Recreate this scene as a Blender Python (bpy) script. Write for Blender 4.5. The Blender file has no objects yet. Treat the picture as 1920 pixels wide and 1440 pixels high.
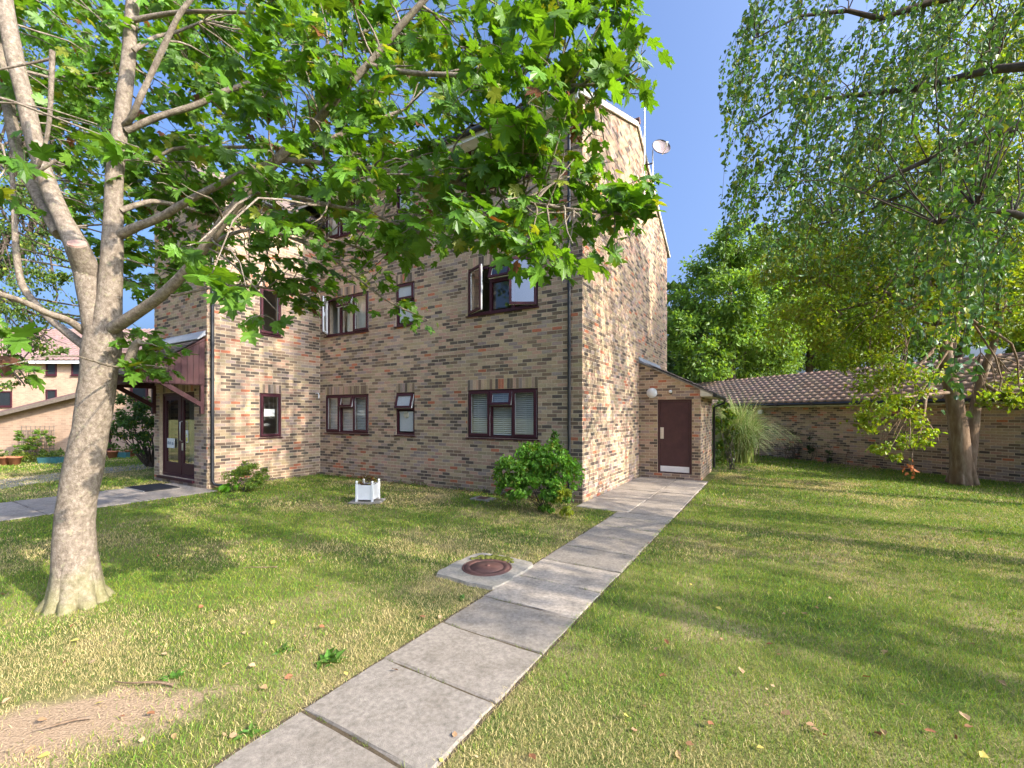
import bpy, math, random
import numpy as np
from mathutils import Matrix, Vector

random.seed(7)
rng = np.random.default_rng(11)
R = math.radians
SC = bpy.context.scene
COL = SC.collection

# ------------------------------------------------------------------ camera
FPX, HOR, CAMH = 814.0, 776.0, 1.72          # focal length and horizon row of the 1920x1440 photograph
cam = bpy.data.cameras.new('camera')
cam.sensor_width = 36.0
cam.lens = FPX / 1920 * 36
cam.shift_y = (HOR - 720) / 1920
cam.clip_start = 0.05
cam.clip_end = 600
camo = bpy.data.objects.new('camera', cam)
camo.location = (0, 0, CAMH)
camo.rotation_euler = (R(90), 0, 0)
COL.objects.link(camo)
SC.camera = camo

# ------------------------------------------------------------------ light
SUN_AZ = 29.0        # degrees the sun stands behind the camera's right-hand side
SUN_EL = 31.5
sdir = Vector((math.cos(R(SUN_AZ)) * math.cos(R(SUN_EL)), -math.sin(R(SUN_AZ)) * math.cos(R(SUN_EL)), math.sin(R(SUN_EL))))
w = bpy.data.worlds.new('World')
SC.world = w
w.use_nodes = True
wn = w.node_tree.nodes
sky = wn.new('ShaderNodeTexSky')
sky.sky_type = 'NISHITA'
sky.sun_disc = False
sky.sun_elevation = R(SUN_EL)
sky.sun_rotation = math.atan2(sdir.x, sdir.y)
sky.air_density = 0.8
sky.dust_density = 10.0
sky.ozone_density = 8.0
w.node_tree.links.new(sky.outputs[0], wn['Background'].inputs[0])
wn['Background'].inputs[1].default_value = 0.15
sl = bpy.data.lights.new('sun', 'SUN')
sl.energy = 2.75
sl.angle = R(0.5)
sl.color = (1.0, 0.90, 0.76)
so = bpy.data.objects.new('sun', sl)
so.rotation_euler = sdir.to_track_quat('Z', 'Y').to_euler()
so.location = (20, -10, 20)
COL.objects.link(so)
vs = SC.view_settings
vs.view_transform = 'Standard'
vs.look = 'None'
vs.exposure = 1.75
vs.gamma = 1.0
vs.use_curve_mapping = False
SC.cycles.max_bounces = 5
SC.cycles.diffuse_bounces = 3
SC.cycles.glossy_bounces = 2
SC.cycles.transmission_bounces = 3
SC.cycles.transparent_max_bounces = 8


# ------------------------------------------------------------------ helpers
def at(px, py, Y):
    """world point seen at a photograph pixel, at distance Y in front of the camera"""
    return Vector(((px - 960) / FPX * Y, Y, CAMH - (py - HOR) / FPX * Y))


def gnd(px, py):
    return at(px, py, CAMH * FPX / (py - HOR))


def link(o, parent=None):
    COL.objects.link(o)
    if parent is not None:
        o.parent = parent
    return o


def tag(o, label=None, cat=None, group=None, kind=None):
    if label: o['label'] = label
    if cat: o['category'] = cat
    if group: o['group'] = group
    if kind: o['kind'] = kind
    return o


def empty(name, loc=(0, 0, 0), rz=0.0, parent=None):
    o = bpy.data.objects.new(name, None)
    o.empty_display_size = 0.2
    o.location = loc
    o.rotation_euler = (0, 0, rz)
    return link(o, parent)


def np_mesh(name, V, F, col=None, mat=None, smooth=False):
    """V (n,3); F (m,k) faces of one size; col (n,3) point colours"""
    V = np.asarray(V, dtype=np.float32)
    F = np.asarray(F, dtype=np.int32)
    me = bpy.data.meshes.new(name)
    me.vertices.add(len(V))
    me.vertices.foreach_set('co', V.ravel())
    k = F.shape[1]
    me.loops.add(F.size)
    me.loops.foreach_set('vertex_index', F.ravel())
    me.polygons.add(len(F))
    me.polygons.foreach_set('loop_start', np.arange(0, F.size, k, dtype=np.int32))
    me.update(calc_edges=True)
    me.polygons.foreach_set('use_smooth', np.full(len(F), bool(smooth)))
    if col is not None:
        a = me.color_attributes.new('col', 'FLOAT_COLOR', 'POINT')
        c4 = np.ones((len(V), 4), dtype=np.float32)
        c4[:, :3] = col
        a.data.foreach_set('color', c4.ravel())
    if mat is not None:
        me.materials.append(mat)
    me.validate()
    return me


def np_obj(name, V, F, col=None, mat=None, parent=None, smooth=False):
    return link(bpy.data.objects.new(name, np_mesh(name, V, F, col, mat, smooth)), parent)


class MB:
    """collects faces, builds one mesh"""
    def __init__(self):
        self.v, self.f, self.s = [], [], []

    def add(self, vs, fs, smooth=False):
        o = len(self.v)
        self.v += [tuple(p) for p in vs]
        for f in fs:
            self.f.append(tuple(i + o for i in f))
            self.s.append(smooth)
        return self

    def box(self, x0, x1, y0, y1, z0, z1, M=None):
        c = [(x0, y0, z0), (x1, y0, z0), (x1, y1, z0), (x0, y1, z0), (x0, y0, z1), (x1, y0, z1), (x1, y1, z1), (x0, y1, z1)]
        if M is not None:
            c = [tuple(M @ Vector(p)) for p in c]
        return self.add(c, [(0, 3, 2, 1), (4, 5, 6, 7), (0, 1, 5, 4), (1, 2, 6, 5), (2, 3, 7, 6), (3, 0, 4, 7)])

    def bar(self, p, q, w, h, up=(0, 0, 1)):
        p, q = Vector(p), Vector(q)
        d = (q - p).normalized()
        u = Vector(up)
        sd = d.cross(u)
        if sd.length < 1e-4:
            sd = d.cross(Vector((1, 0, 0)))
        sd.normalize()
        u = sd.cross(d).normalized()
        c = []
        for e in (p, q):
            for a, b in ((-1, -1), (1, -1), (1, 1), (-1, 1)):
                c.append(e + sd * (a * w / 2) + u * (b * h / 2))
        return self.add(c, [(0, 3, 2, 1), (4, 5, 6, 7), (0, 1, 5, 4), (1, 2, 6, 5), (2, 3, 7, 6), (3, 0, 4, 7)])

    def tube(self, pts, rad, n=8, cap=True):
        pts = [Vector(p) for p in pts]
        if not hasattr(rad, '__len__'):
            rad = [rad] * len(pts)
        rings, prev = [], None
        for i, p in enumerate(pts):
            d = (pts[min(i + 1, len(pts) - 1)] - pts[max(i - 1, 0)]).normalized()
            if prev is None:
                a = Vector((0, 0, 1)) if abs(d.z) < .9 else Vector((1, 0, 0))
                x = d.cross(a).normalized()
            else:
                x = (prev - d * prev.dot(d)).normalized()
            prev = x
            y = d.cross(x)
            rings.append([p + (x * math.cos(2 * math.pi * k / n) + y * math.sin(2 * math.pi * k / n)) * rad[i] for k in range(n)])
        vs = [q for r in rings for q in r]
        fs = []
        for i in range(len(pts) - 1):
            for k in range(n):
                fs.append((i * n + k, i * n + (k + 1) % n, (i + 1) * n + (k + 1) % n, (i + 1) * n + k))
        self.add(vs, fs, True)
        if cap:
            self.add(rings[0][::-1], [tuple(range(n))])
            self.add(rings[-1], [tuple(range(n))])
        return self

    def lathe(self, prof, n=20, c=(0, 0, 0)):
        vs, fs = [], []
        for r, z in prof:
            for k in range(n):
                a = 2 * math.pi * k / n
                vs.append((c[0] + r * math.cos(a), c[1] + r * math.sin(a), c[2] + z))
        for i in range(len(prof) - 1):
            for k in range(n):
                fs.append((i * n + k, i * n + (k + 1) % n, (i + 1) * n + (k + 1) % n, (i + 1) * n + k))
        return self.add(vs, fs, True)

    def prism(self, poly, off):
        """polygon (list of 3-D points) extruded by a vector"""
        n = len(poly)
        off = Vector(off)
        a = [Vector(p) for p in poly]
        b = [p + off for p in a]
        fs = [tuple(range(n - 1, -1, -1)), tuple(range(n, 2 * n))]
        fs += [(i, (i + 1) % n, n + (i + 1) % n, n + i) for i in range(n)]
        return self.add(a + b, fs)

    def mesh(self, name, mat):
        me = bpy.data.meshes.new(name)
        me.from_pydata(self.v, [], self.f)
        me.polygons.foreach_set('use_smooth', self.s)
        me.materials.append(mat)
        me.update()
        return me

    def obj(self, name, mat, parent=None, bevel=0.0):
        o = link(bpy.data.objects.new(name, self.mesh(name, mat)), parent)
        if bevel:
            b = o.modifiers.new('bevel', 'BEVEL')
            b.width = bevel
            b.segments = 2
            b.limit_method = 'ANGLE'
        return o


# smooth value noise for layouts (2-D)
def vnoise(x, y, scale, seed=0):
    r = np.random.default_rng(seed)
    G = r.random((97, 97))
    x = np.asarray(x) / scale + 500.37
    y = np.asarray(y) / scale + 500.73
    xi, yi = np.floor(x).astype(int), np.floor(y).astype(int)
    fx, fy = x - xi, y - yi
    fx, fy = fx * fx * (3 - 2 * fx), fy * fy * (3 - 2 * fy)
    g = lambda a, b: G[a % 97, b % 97]
    return (g(xi, yi) * (1 - fx) + g(xi + 1, yi) * fx) * (1 - fy) + (g(xi, yi + 1) * (1 - fx) + g(xi + 1, yi + 1) * fx) * fy


def inpoly(px, py, poly):
    px, py = np.asarray(px), np.asarray(py)
    ins = np.zeros(px.shape, bool)
    n = len(poly)
    for i in range(n):
        x0, y0 = poly[i]
        x1, y1 = poly[(i + 1) % n]
        c = ((y0 > py) != (y1 > py)) & (px < (x1 - x0) * (py - y0) / (y1 - y0 + 1e-9) + x0)
        ins ^= c
    return ins


# ------------------------------------------------------------------ materials
def new_mat(name):
    m = bpy.data.materials.new(name)
    m.use_nodes = True
    nt = m.node_tree
    return m, nt, nt.nodes, nt.links, nt.nodes['Principled BSDF']


def pmat(name, base=(.5, .5, .5), rough=.7, var=.18, scale=12.0, detail=5, bump=0.0, bscale=60.0, attr=False, metal=0.0,
         spec=.5, tint=None, tscale=2.0, tamt=.5, stretch=None, world=True):
    """principled material: base colour (or the mesh's own colour) broken up by noise, stains of a second tint, fine relief"""
    m, nt, N, L, P = new_mat(name)
    geo = N.new('ShaderNodeNewGeometry')
    vec = geo.outputs['Position']
    if not world:
        tc = N.new('ShaderNodeTexCoord')
        vec = tc.outputs['Object']
    if stretch:
        mp = N.new('ShaderNodeMapping')
        mp.inputs['Scale'].default_value = stretch
        L.new(vec, mp.inputs['Vector'])
        vec = mp.outputs['Vector']
    no = N.new('ShaderNodeTexNoise')
    no.inputs['Scale'].default_value = scale
    no.inputs['Detail'].default_value = detail
    no.inputs['Roughness'].default_value = .65
    L.new(vec, no.inputs['Vector'])
    if attr:
        at_ = N.new('ShaderNodeAttribute')
        at_.attribute_name = 'col'
        csock = at_.outputs['Color']
    else:
        rgb = N.new('ShaderNodeRGB')
        rgb.outputs[0].default_value = (*base, 1)
        csock = rgb.outputs[0]
    if tint is not None:
        n2 = N.new('ShaderNodeTexNoise')
        n2.inputs['Scale'].default_value = tscale
        n2.inputs['Detail'].default_value = 4
        n2.inputs['Roughness'].default_value = .7
        L.new(vec, n2.inputs['Vector'])
        rp = N.new('ShaderNodeMapRange')
        rp.inputs[1].default_value = .45
        rp.inputs[2].default_value = .7
        rp.inputs[4].default_value = tamt
        L.new(n2.outputs[0], rp.inputs[0])
        mx = N.new('ShaderNodeMix')
        mx.data_type = 'RGBA'
        L.new(rp.outputs[0], mx.inputs[0])
        L.new(csock, mx.inputs[6])
        mx.inputs[7].default_value = (*tint, 1)
        csock = mx.outputs[2]
    mr = N.new('ShaderNodeMapRange')
    mr.inputs[1].default_value = .25
    mr.inputs[2].default_value = .75
    mr.inputs[3].default_value = 1 - var
    mr.inputs[4].default_value = 1 + var
    L.new(no.outputs[0], mr.inputs[0])
    mul = N.new('ShaderNodeVectorMath')
    mul.operation = 'SCALE'
    L.new(csock, mul.inputs[0])
    L.new(mr.outputs[0], mul.inputs['Scale'])
    L.new(mul.outputs[0], P.inputs['Base Color'])
    P.inputs['Roughness'].default_value = rough
    P.inputs['Metallic'].default_value = metal
    P.inputs['Specular IOR Level'].default_value = spec
    if bump:
        nb = N.new('ShaderNodeTexNoise')
        nb.inputs['Scale'].default_value = bscale
        nb.inputs['Detail'].default_value = 3
        nb.inputs['Roughness'].default_value = .7
        L.new(vec, nb.inputs['Vector'])
        bp = N.new('ShaderNodeBump')
        bp.inputs['Strength'].default_value = bump
        bp.inputs['Distance'].default_value = .01
        L.new(nb.outputs[0], bp.inputs['Height'])
        L.new(bp.outputs[0], P.inputs['Normal'])
    return m


def leafmat(name, trans=.50, rough=.45, tcol=(1.5, 1.35, .35), spec=.35):
    m, nt, N, L, P = new_mat(name)
    a = N.new('ShaderNodeAttribute')
    a.attribute_name = 'col'
    L.new(a.outputs['Color'], P.inputs['Base Color'])
    P.inputs['Roughness'].default_value = rough
    P.inputs['Specular IOR Level'].default_value = spec
    mul = N.new('ShaderNodeVectorMath')
    mul.operation = 'MULTIPLY'
    mul.inputs[1].default_value = tcol
    L.new(a.outputs['Color'], mul.inputs[0])
    t = N.new('ShaderNodeBsdfTranslucent')
    L.new(mul.outputs[0], t.inputs['Color'])
    ms = N.new('ShaderNodeMixShader')
    ms.inputs[0].default_value = trans
    L.new(P.outputs[0], ms.inputs[1])
    L.new(t.outputs[0], ms.inputs[2])
    L.new(ms.outputs[0], N['Material Output'].inputs['Surface'])
    return m


def glassmat(name, tint=(.96, .97, .96), rough=.01, ior=1.6, boost=1.0):
    m, nt, N, L, P = new_mat(name)
    N.remove(P)
    tr = N.new('ShaderNodeBsdfTransparent')
    tr.inputs[0].default_value = (*tint, 1)
    gl = N.new('ShaderNodeBsdfGlossy')
    gl.inputs['Roughness'].default_value = rough
    fr = N.new('ShaderNodeFresnel')
    fr.inputs[0].default_value = ior
    mu = N.new('ShaderNodeMath')
    mu.operation = 'MULTIPLY_ADD'
    mu.use_clamp = True
    mu.inputs[1].default_value = boost * 2.2
    mu.inputs[2].default_value = .015
    L.new(fr.outputs[0], mu.inputs[0])
    ge = N.new('ShaderNodeNewGeometry')            # the inner face of a pane only lets light through
    fb = N.new('ShaderNodeMath')
    fb.operation = 'SUBTRACT'
    fb.inputs[0].default_value = 1.0
    L.new(ge.outputs['Backfacing'], fb.inputs[1])
    fm = N.new('ShaderNodeMath')
    fm.operation = 'MULTIPLY'
    L.new(mu.outputs[0], fm.inputs[0])
    L.new(fb.outputs[0], fm.inputs[1])
    ms = N.new('ShaderNodeMixShader')
    L.new(fm.outputs[0], ms.inputs[0])
    L.new(tr.outputs[0], ms.inputs[1])
    L.new(gl.outputs[0], ms.inputs[2])
    L.new(ms.outputs[0], N['Material Output'].inputs['Surface'])
    return m


def bricktex(name, c1, c2, mortar, sx=.225, sz=.075, axis='x'):
    """brickwork of walls too far away to tell the bricks apart"""
    m, nt, N, L, P = new_mat(name)
    tc = N.new('ShaderNodeTexCoord')
    sp = N.new('ShaderNodeSeparateXYZ')
    L.new(tc.outputs['Object'], sp.inputs[0])
    ad = N.new('ShaderNodeMath')
    L.new(sp.outputs['X'], ad.inputs[0])
    L.new(sp.outputs['Y'], ad.inputs[1])
    cb = N.new('ShaderNodeCombineXYZ')
    L.new(ad.outputs[0], cb.inputs['X'])
    L.new(sp.outputs['Z'], cb.inputs['Y'])
    b = N.new('ShaderNodeTexBrick')
    b.inputs['Color1'].default_value = (*c1, 1)
    b.inputs['Color2'].default_value = (*c2, 1)
    b.inputs['Mortar'].default_value = (*mortar, 1)
    b.inputs['Scale'].default_value = 1
    b.inputs['Brick Width'].default_value = sx
    b.inputs['Row Height'].default_value = sz
    b.inputs['Mortar Size'].default_value = .006
    b.inputs['Bias'].default_value = -.3
    L.new(cb.outputs[0], b.inputs['Vector'])
    no = N.new('ShaderNodeTexNoise')
    no.inputs['Scale'].default_value = 1.7
    no.inputs['Detail'].default_value = 6
    L.new(tc.outputs['Object'], no.inputs['Vector'])
    mr = N.new('ShaderNodeMapRange')
    mr.inputs[3].default_value = .75
    mr.inputs[4].default_value = 1.25
    L.new(no.outputs[0], mr.inputs[0])
    sc = N.new('ShaderNodeVectorMath')
    sc.operation = 'SCALE'
    L.new(b.outputs['Color'], sc.inputs[0])
    L.new(mr.outputs[0], sc.inputs['Scale'])
    L.new(sc.outputs[0], P.inputs['Base Color'])
    P.inputs['Roughness'].default_value = .9
    return m


M = {}
M['brick'] = pmat('brick_face', attr=True, rough=.92, var=.22, scale=38, bump=.5, bscale=120, spec=.25)
M['mortar'] = pmat('mortar', (.60, .485, .34), rough=.95, var=.25, scale=9, bump=.4, bscale=90, spec=.2, tint=(.45, .36, .25), tscale=1.3, tamt=.5)
M['plain_brick'] = bricktex('rear_brick', (.36, .25, .18), (.10, .085, .075), (.38, .31, .21))
M['far_brick'] = bricktex('far_brick', (.50, .33, .22), (.34, .22, .15), (.50, .38, .27))
M['frame'] = pmat('burgundy_upvc', (.058, .014, .021), rough=.5, var=.12, scale=6, spec=.3)
M['redwood'] = pmat('red_brown_stained_wood', (.058, .0145, .0155), rough=.65, var=.3, scale=25, bump=.15, bscale=90, stretch=(1, 1, .15), tint=(.045, .014, .014), tamt=.5)
M['white'] = pmat('white_upvc', (.78, .78, .77), rough=.4, var=.05)
M['cream'] = pmat('cream_paint', (.62, .58, .46), rough=.6, var=.1, tint=(.42, .38, .28), tamt=.4)
M['black'] = pmat('black_plastic', (.018, .019, .022), rough=.4, var=.2)
M['glass'] = glassmat('window_glass', ior=1.5)
M['glass2'] = glassmat('sky_reflecting_glass', ior=2.3)
M['frost'] = pmat('frosted_glass', (.42, .45, .46), rough=.35, var=.12, scale=30, spec=.6)
M['blind'] = pmat('blind_slats', (.84, .83, .79), rough=.55, var=.05)
M['curtain'] = pmat('curtain_cloth', (.72, .68, .60), rough=.9, var=.12, scale=6)
M['room'] = pmat('room_plaster', (.55, .52, .47), rough=.9, var=.06)
M['rooftile'] = pmat('roof_tile', attr=True, rough=.85, var=.25, scale=14, bump=.4, bscale=70, tint=(.20, .15, .07), tscale=1.6, tamt=.35)
M['lead'] = pmat('lead_flashing', (.32, .33, .35), rough=.55, var=.2, metal=.3)
M['door'] = pmat('maroon_door_paint', (.060, .020, .024), rough=.42, var=.25, scale=5, tint=(.09, .035, .03), tscale=3, tamt=.5)
M['steel'] = pmat('brushed_steel', (.62, .62, .60), rough=.38, metal=.85, var=.12, stretch=(1, 1, 8))
M['slab'] = pmat('concrete_slab', attr=True, rough=.92, var=.38, scale=34, detail=5, bump=.5, bscale=150, tint=(.17, .145, .115), tscale=3.2, tamt=.7, spec=.25)
M['concrete'] = pmat('old_concrete', (.27, .245, .205), rough=.93, var=.28, scale=30, bump=.6, bscale=110, tint=(.15, .14, .105), tscale=6, tamt=.6, spec=.2)
M['soil'] = pmat('dark_joint_soil', (.085, .065, .042), rough=1, var=.4, scale=40, bump=.5, bscale=120, spec=.1)
M['rust'] = pmat('rusty_iron', (.115, .052, .040), rough=.75, var=.35, scale=16, bump=.35, bscale=90, tint=(.07, .045, .04), tscale=8, metal=.2)
M['grass'] = leafmat('grass_blade', trans=.3, rough=.6, tcol=(1.1, 1.1, .6), spec=.2)
M['leaf'] = leafmat('tree_leaf', trans=.42)
M['birchleaf'] = leafmat('birch_leaf', trans=.34, rough=.4, tcol=(1.3, 1.2, .35), spec=.45)
M['dryleaf'] = leafmat('dry_leaf', trans=.15, rough=.8, tcol=(1, .8, .5), spec=.1)
M['terracotta'] = pmat('terracotta', (.42, .16, .08), rough=.85, var=.2)
M['teal'] = pmat('teal_glaze', (.05, .16, .17), rough=.5, var=.2)
M['trellis'] = pmat('grey_timber', (.20, .16, .12), rough=.85, var=.25)
M['rubber'] = pmat('black_rubber', (.02, .02, .022), rough=.7, var=.3, scale=80)
M['moss'] = pmat('moss', (.12, .13, .03), rough=1, var=.4, scale=60, bump=.8, bscale=200, spec=.1)
M['paper'] = pmat('white_paper', (.80, .80, .78), rough=.6, var=.03)
M['ink'] = pmat('grey_ink', (.22, .25, .30), rough=.6, var=.1)
M['yellow'] = pmat('yellow_print', (.70, .62, .06), rough=.5, var=.05)
M['globe'] = pmat('opal_lamp', (.80, .80, .78), rough=.3, var=.03)
M['bark2'] = pmat('rugged_bark', (.185, .125, .080), rough=.95, var=.45, scale=10, bump=1.0, bscale=24, stretch=(1, 1, .22), spec=.1, tint=(.30, .26, .20), tscale=5, tamt=.5)
M['bark3'] = pmat('dark_bark', (.09, .07, .055), rough=.95, var=.4, scale=12, bump=.8, bscale=30, stretch=(1, 1, .3), spec=.1)
M['stem'] = pmat('green_stem', (.16, .14, .06), rough=.8, var=.3)
M['cutwood'] = pmat('cut_wood', (.36, .22, .17), rough=.85, var=.3, scale=30)


def maple_bark():
    m, nt, N, L, P = new_mat('maple_bark')
    geo = N.new('ShaderNodeNewGeometry')
    mp = N.new('ShaderNodeMapping')
    mp.inputs['Scale'].default_value = (1, 1, .8)
    L.new(geo.outputs['Position'], mp.inputs['Vector'])
    n1 = N.new('ShaderNodeTexNoise')
    n1.inputs['Scale'].default_value = 26
    n1.inputs['Detail'].default_value = 7
    n1.inputs['Roughness'].default_value = .78
    L.new(mp.outputs[0], n1.inputs['Vector'])
    cr = N.new('ShaderNodeValToRGB')
    e = cr.color_ramp.elements
    e[0].position, e[0].color = .30, (.085, .062, .045, 1)
    e[1].position, e[1].color = .72, (.42, .35, .28, 1)
    x = e.new(.52)
    x.color = (.235, .19, .145, 1)
    L.new(n1.outputs[0], cr.inputs[0])
    n2 = N.new('ShaderNodeTexNoise')          # yellow-grey lichen
    n2.inputs['Scale'].default_value = 30
    n2.inputs['Detail'].default_value = 5
    L.new(geo.outputs['Position'], n2.inputs['Vector'])
    r2 = N.new('ShaderNodeMapRange')
    r2.inputs[1].default_value = .58
    r2.inputs[2].default_value = .68
    r2.inputs[4].default_value = .7
    L.new(n2.outputs[0], r2.inputs[0])
    mx = N.new('ShaderNodeMix')
    mx.data_type = 'RGBA'
    mx.inputs[7].default_value = (.30, .27, .17, 1)
    L.new(r2.outputs[0], mx.inputs[0])
    L.new(cr.outputs[0], mx.inputs[6])
    sp = N.new('ShaderNodeSeparateXYZ')       # green algae on the trunk's foot
    L.new(geo.outputs['Position'], sp.inputs[0])
    n3 = N.new('ShaderNodeTexNoise')
    n3.inputs['Scale'].default_value = 5
    L.new(geo.outputs['Position'], n3.inputs['Vector'])
    ma = N.new('ShaderNodeMath')
    ma.operation = 'MULTIPLY_ADD'
    ma.inputs[1].default_value = .7
    L.new(n3.outputs[0], ma.inputs[0])
    L.new(sp.outputs['Z'], ma.inputs[2])
    r3 = N.new('ShaderNodeMapRange')
    r3.inputs[1].default_value = .40
    r3.inputs[2].default_value = .75
    r3.inputs[3].default_value = .5
    r3.inputs[4].default_value = 0
    L.new(ma.outputs[0], r3.inputs[0])
    m2 = N.new('ShaderNodeMix')
    m2.data_type = 'RGBA'
    m2.inputs[7].default_value = (.22, .22, .07, 1)
    L.new(r3.outputs[0], m2.inputs[0])
    L.new(mx.outputs[2], m2.inputs[6])
    L.new(m2.outputs[2], P.inputs['Base Color'])
    P.inputs['Roughness'].default_value = .9
    P.inputs['Specular IOR Level'].default_value = .2
    w_ = N.new('ShaderNodeTexNoise')
    w_.inputs['Scale'].default_value = 45
    w_.inputs['Detail'].default_value = 8
    w_.inputs['Roughness'].default_value = .75
    L.new(mp.outputs[0], w_.inputs['Vector'])
    bp = N.new('ShaderNodeBump')
    bp.inputs['Strength'].default_value = 1.0
    bp.inputs['Distance'].default_value = .012
    L.new(w_.outputs[0], bp.inputs['Height'])
    L.new(bp.outputs[0], P.inputs['Normal'])
    return m


M['maplebark'] = maple_bark()


SOILC = gnd(95, 1372)


def lawn_mat():
    m, nt, N, L, P = new_mat('lawn_thatch')
    geo = N.new('ShaderNodeNewGeometry')
    n1 = N.new('ShaderNodeTexNoise')
    n1.inputs['Scale'].default_value = .9
    n1.inputs['Detail'].default_value = 9
    n1.inputs['Roughness'].default_value = .62
    L.new(geo.outputs['Position'], n1.inputs['Vector'])
    cr = N.new('ShaderNodeValToRGB')
    e = cr.color_ramp.elements
    e[0].position, e[0].color = .36, (.075, .105, .026, 1)
    e[1].position, e[1].color = .66, (.28, .22, .115, 1)
    x = e.new(.5)
    x.color = (.14, .145, .045, 1)
    L.new(n1.outputs[0], cr.inputs[0])
    n2 = N.new('ShaderNodeTexNoise')
    n2.inputs['Scale'].default_value = 70
    n2.inputs['Detail'].default_value = 6
    L.new(geo.outputs['Position'], n2.inputs['Vector'])
    mr = N.new('ShaderNodeMapRange')
    mr.inputs[1].default_value = .3
    mr.inputs[2].default_value = .7
    mr.inputs[3].default_value = .7
    mr.inputs[4].default_value = 1.25
    L.new(n2.outputs[0], mr.inputs[0])
    sc = N.new('ShaderNodeVectorMath')
    sc.operation = 'SCALE'
    L.new(cr.outputs[0], sc.inputs[0])
    L.new(mr.outputs[0], sc.inputs['Scale'])
    # worn earth beside the maple: an uneven trodden patch
    mp = N.new('ShaderNodeMapping')
    mp.vector_type = 'TEXTURE'
    mp.inputs['Location'].default_value = (SOILC.x, SOILC.y, 0)
    mp.inputs['Rotation'].default_value = (0, 0, R(22))
    mp.inputs['Scale'].default_value = (.86, .37, 1)
    L.new(geo.outputs['Position'], mp.inputs['Vector'])
    ln = N.new('ShaderNodeVectorMath')
    ln.operation = 'LENGTH'
    L.new(mp.outputs[0], ln.inputs[0])
    n4 = N.new('ShaderNodeTexNoise')
    n4.inputs['Scale'].default_value = 6
    n4.inputs['Detail'].default_value = 6
    L.new(geo.outputs['Position'], n4.inputs['Vector'])
    ad = N.new('ShaderNodeMath')
    ad.operation = 'MULTIPLY_ADD'
    ad.inputs[1].default_value = 1.1
    L.new(n4.outputs[0], ad.inputs[0])
    L.new(ln.outputs['Value'], ad.inputs[2])
    r5 = N.new('ShaderNodeMapRange')
    r5.inputs[1].default_value = 1.25
    r5.inputs[2].default_value = 1.6
    r5.inputs[3].default_value = 1
    r5.inputs[4].default_value = 0
    L.new(ad.outputs[0], r5.inputs[0])
    dm5 = N.new('ShaderNodeMix')
    dm5.data_type = 'RGBA'
    L.new(r5.outputs[0], dm5.inputs[0])
    L.new(sc.outputs[0], dm5.inputs[6])
    d5 = N.new('ShaderNodeVectorMath')
    d5.operation = 'SCALE'
    d5.inputs[0].default_value = (.33, .235, .15)
    L.new(mr.outputs[0], d5.inputs['Scale'])
    L.new(d5.outputs[0], dm5.inputs[7])
    L.new(dm5.outputs[2], P.inputs['Base Color'])
    P.inputs['Roughness'].default_value = 1
    P.inputs['Specular IOR Level'].default_value = .1
    bp = N.new('ShaderNodeBump')
    bp.inputs['Strength'].default_value = .8
    bp.inputs['Distance'].default_value = .02
    L.new(n2.outputs[0], bp.inputs['Height'])
    L.new(bp.outputs[0], P.inputs['Normal'])
    return m


M['lawn'] = lawn_mat()
M['dirt'] = pmat('bare_dirt', (.34, .25, .18), rough=1, var=.25, scale=18, detail=5, bump=.5, bscale=90, tint=(.24, .18, .11), tscale=5, tamt=.5, spec=.1)

# ------------------------------------------------------------------ building frame of reference
TH = R(31)
CX, CY = 1.34, 8.302
FV = Vector((math.cos(TH), -math.sin(TH), 0))     # along the front wall, to the right
SV = Vector((math.sin(TH), math.cos(TH), 0))      # along the side wall, away from the camera


def B(u, v, z=0.0):
    return Vector((CX, CY, 0)) + FV * u + SV * v + Vector((0, 0, z))


def toB(x, y):
    dx, dy = np.asarray(x) - CX, np.asarray(y) - CY
    return dx * FV.x + dy * FV.y, dx * SV.x + dy * SV.y


# ------------------------------------------------------------------ ground
mb = MB()
mb.add([(-150, -60, 0), (150, -60, 0), (150, 200, 0), (-150, 200, 0)], [(0, 1, 2, 3)])
ground = tag(mb.obj('ground', M['lawn']), kind='structure')

slab_cols = [(.295, .255, .21), (.26, .226, .187), (.315, .275, .226), (.24, .21, .175)]


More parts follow.
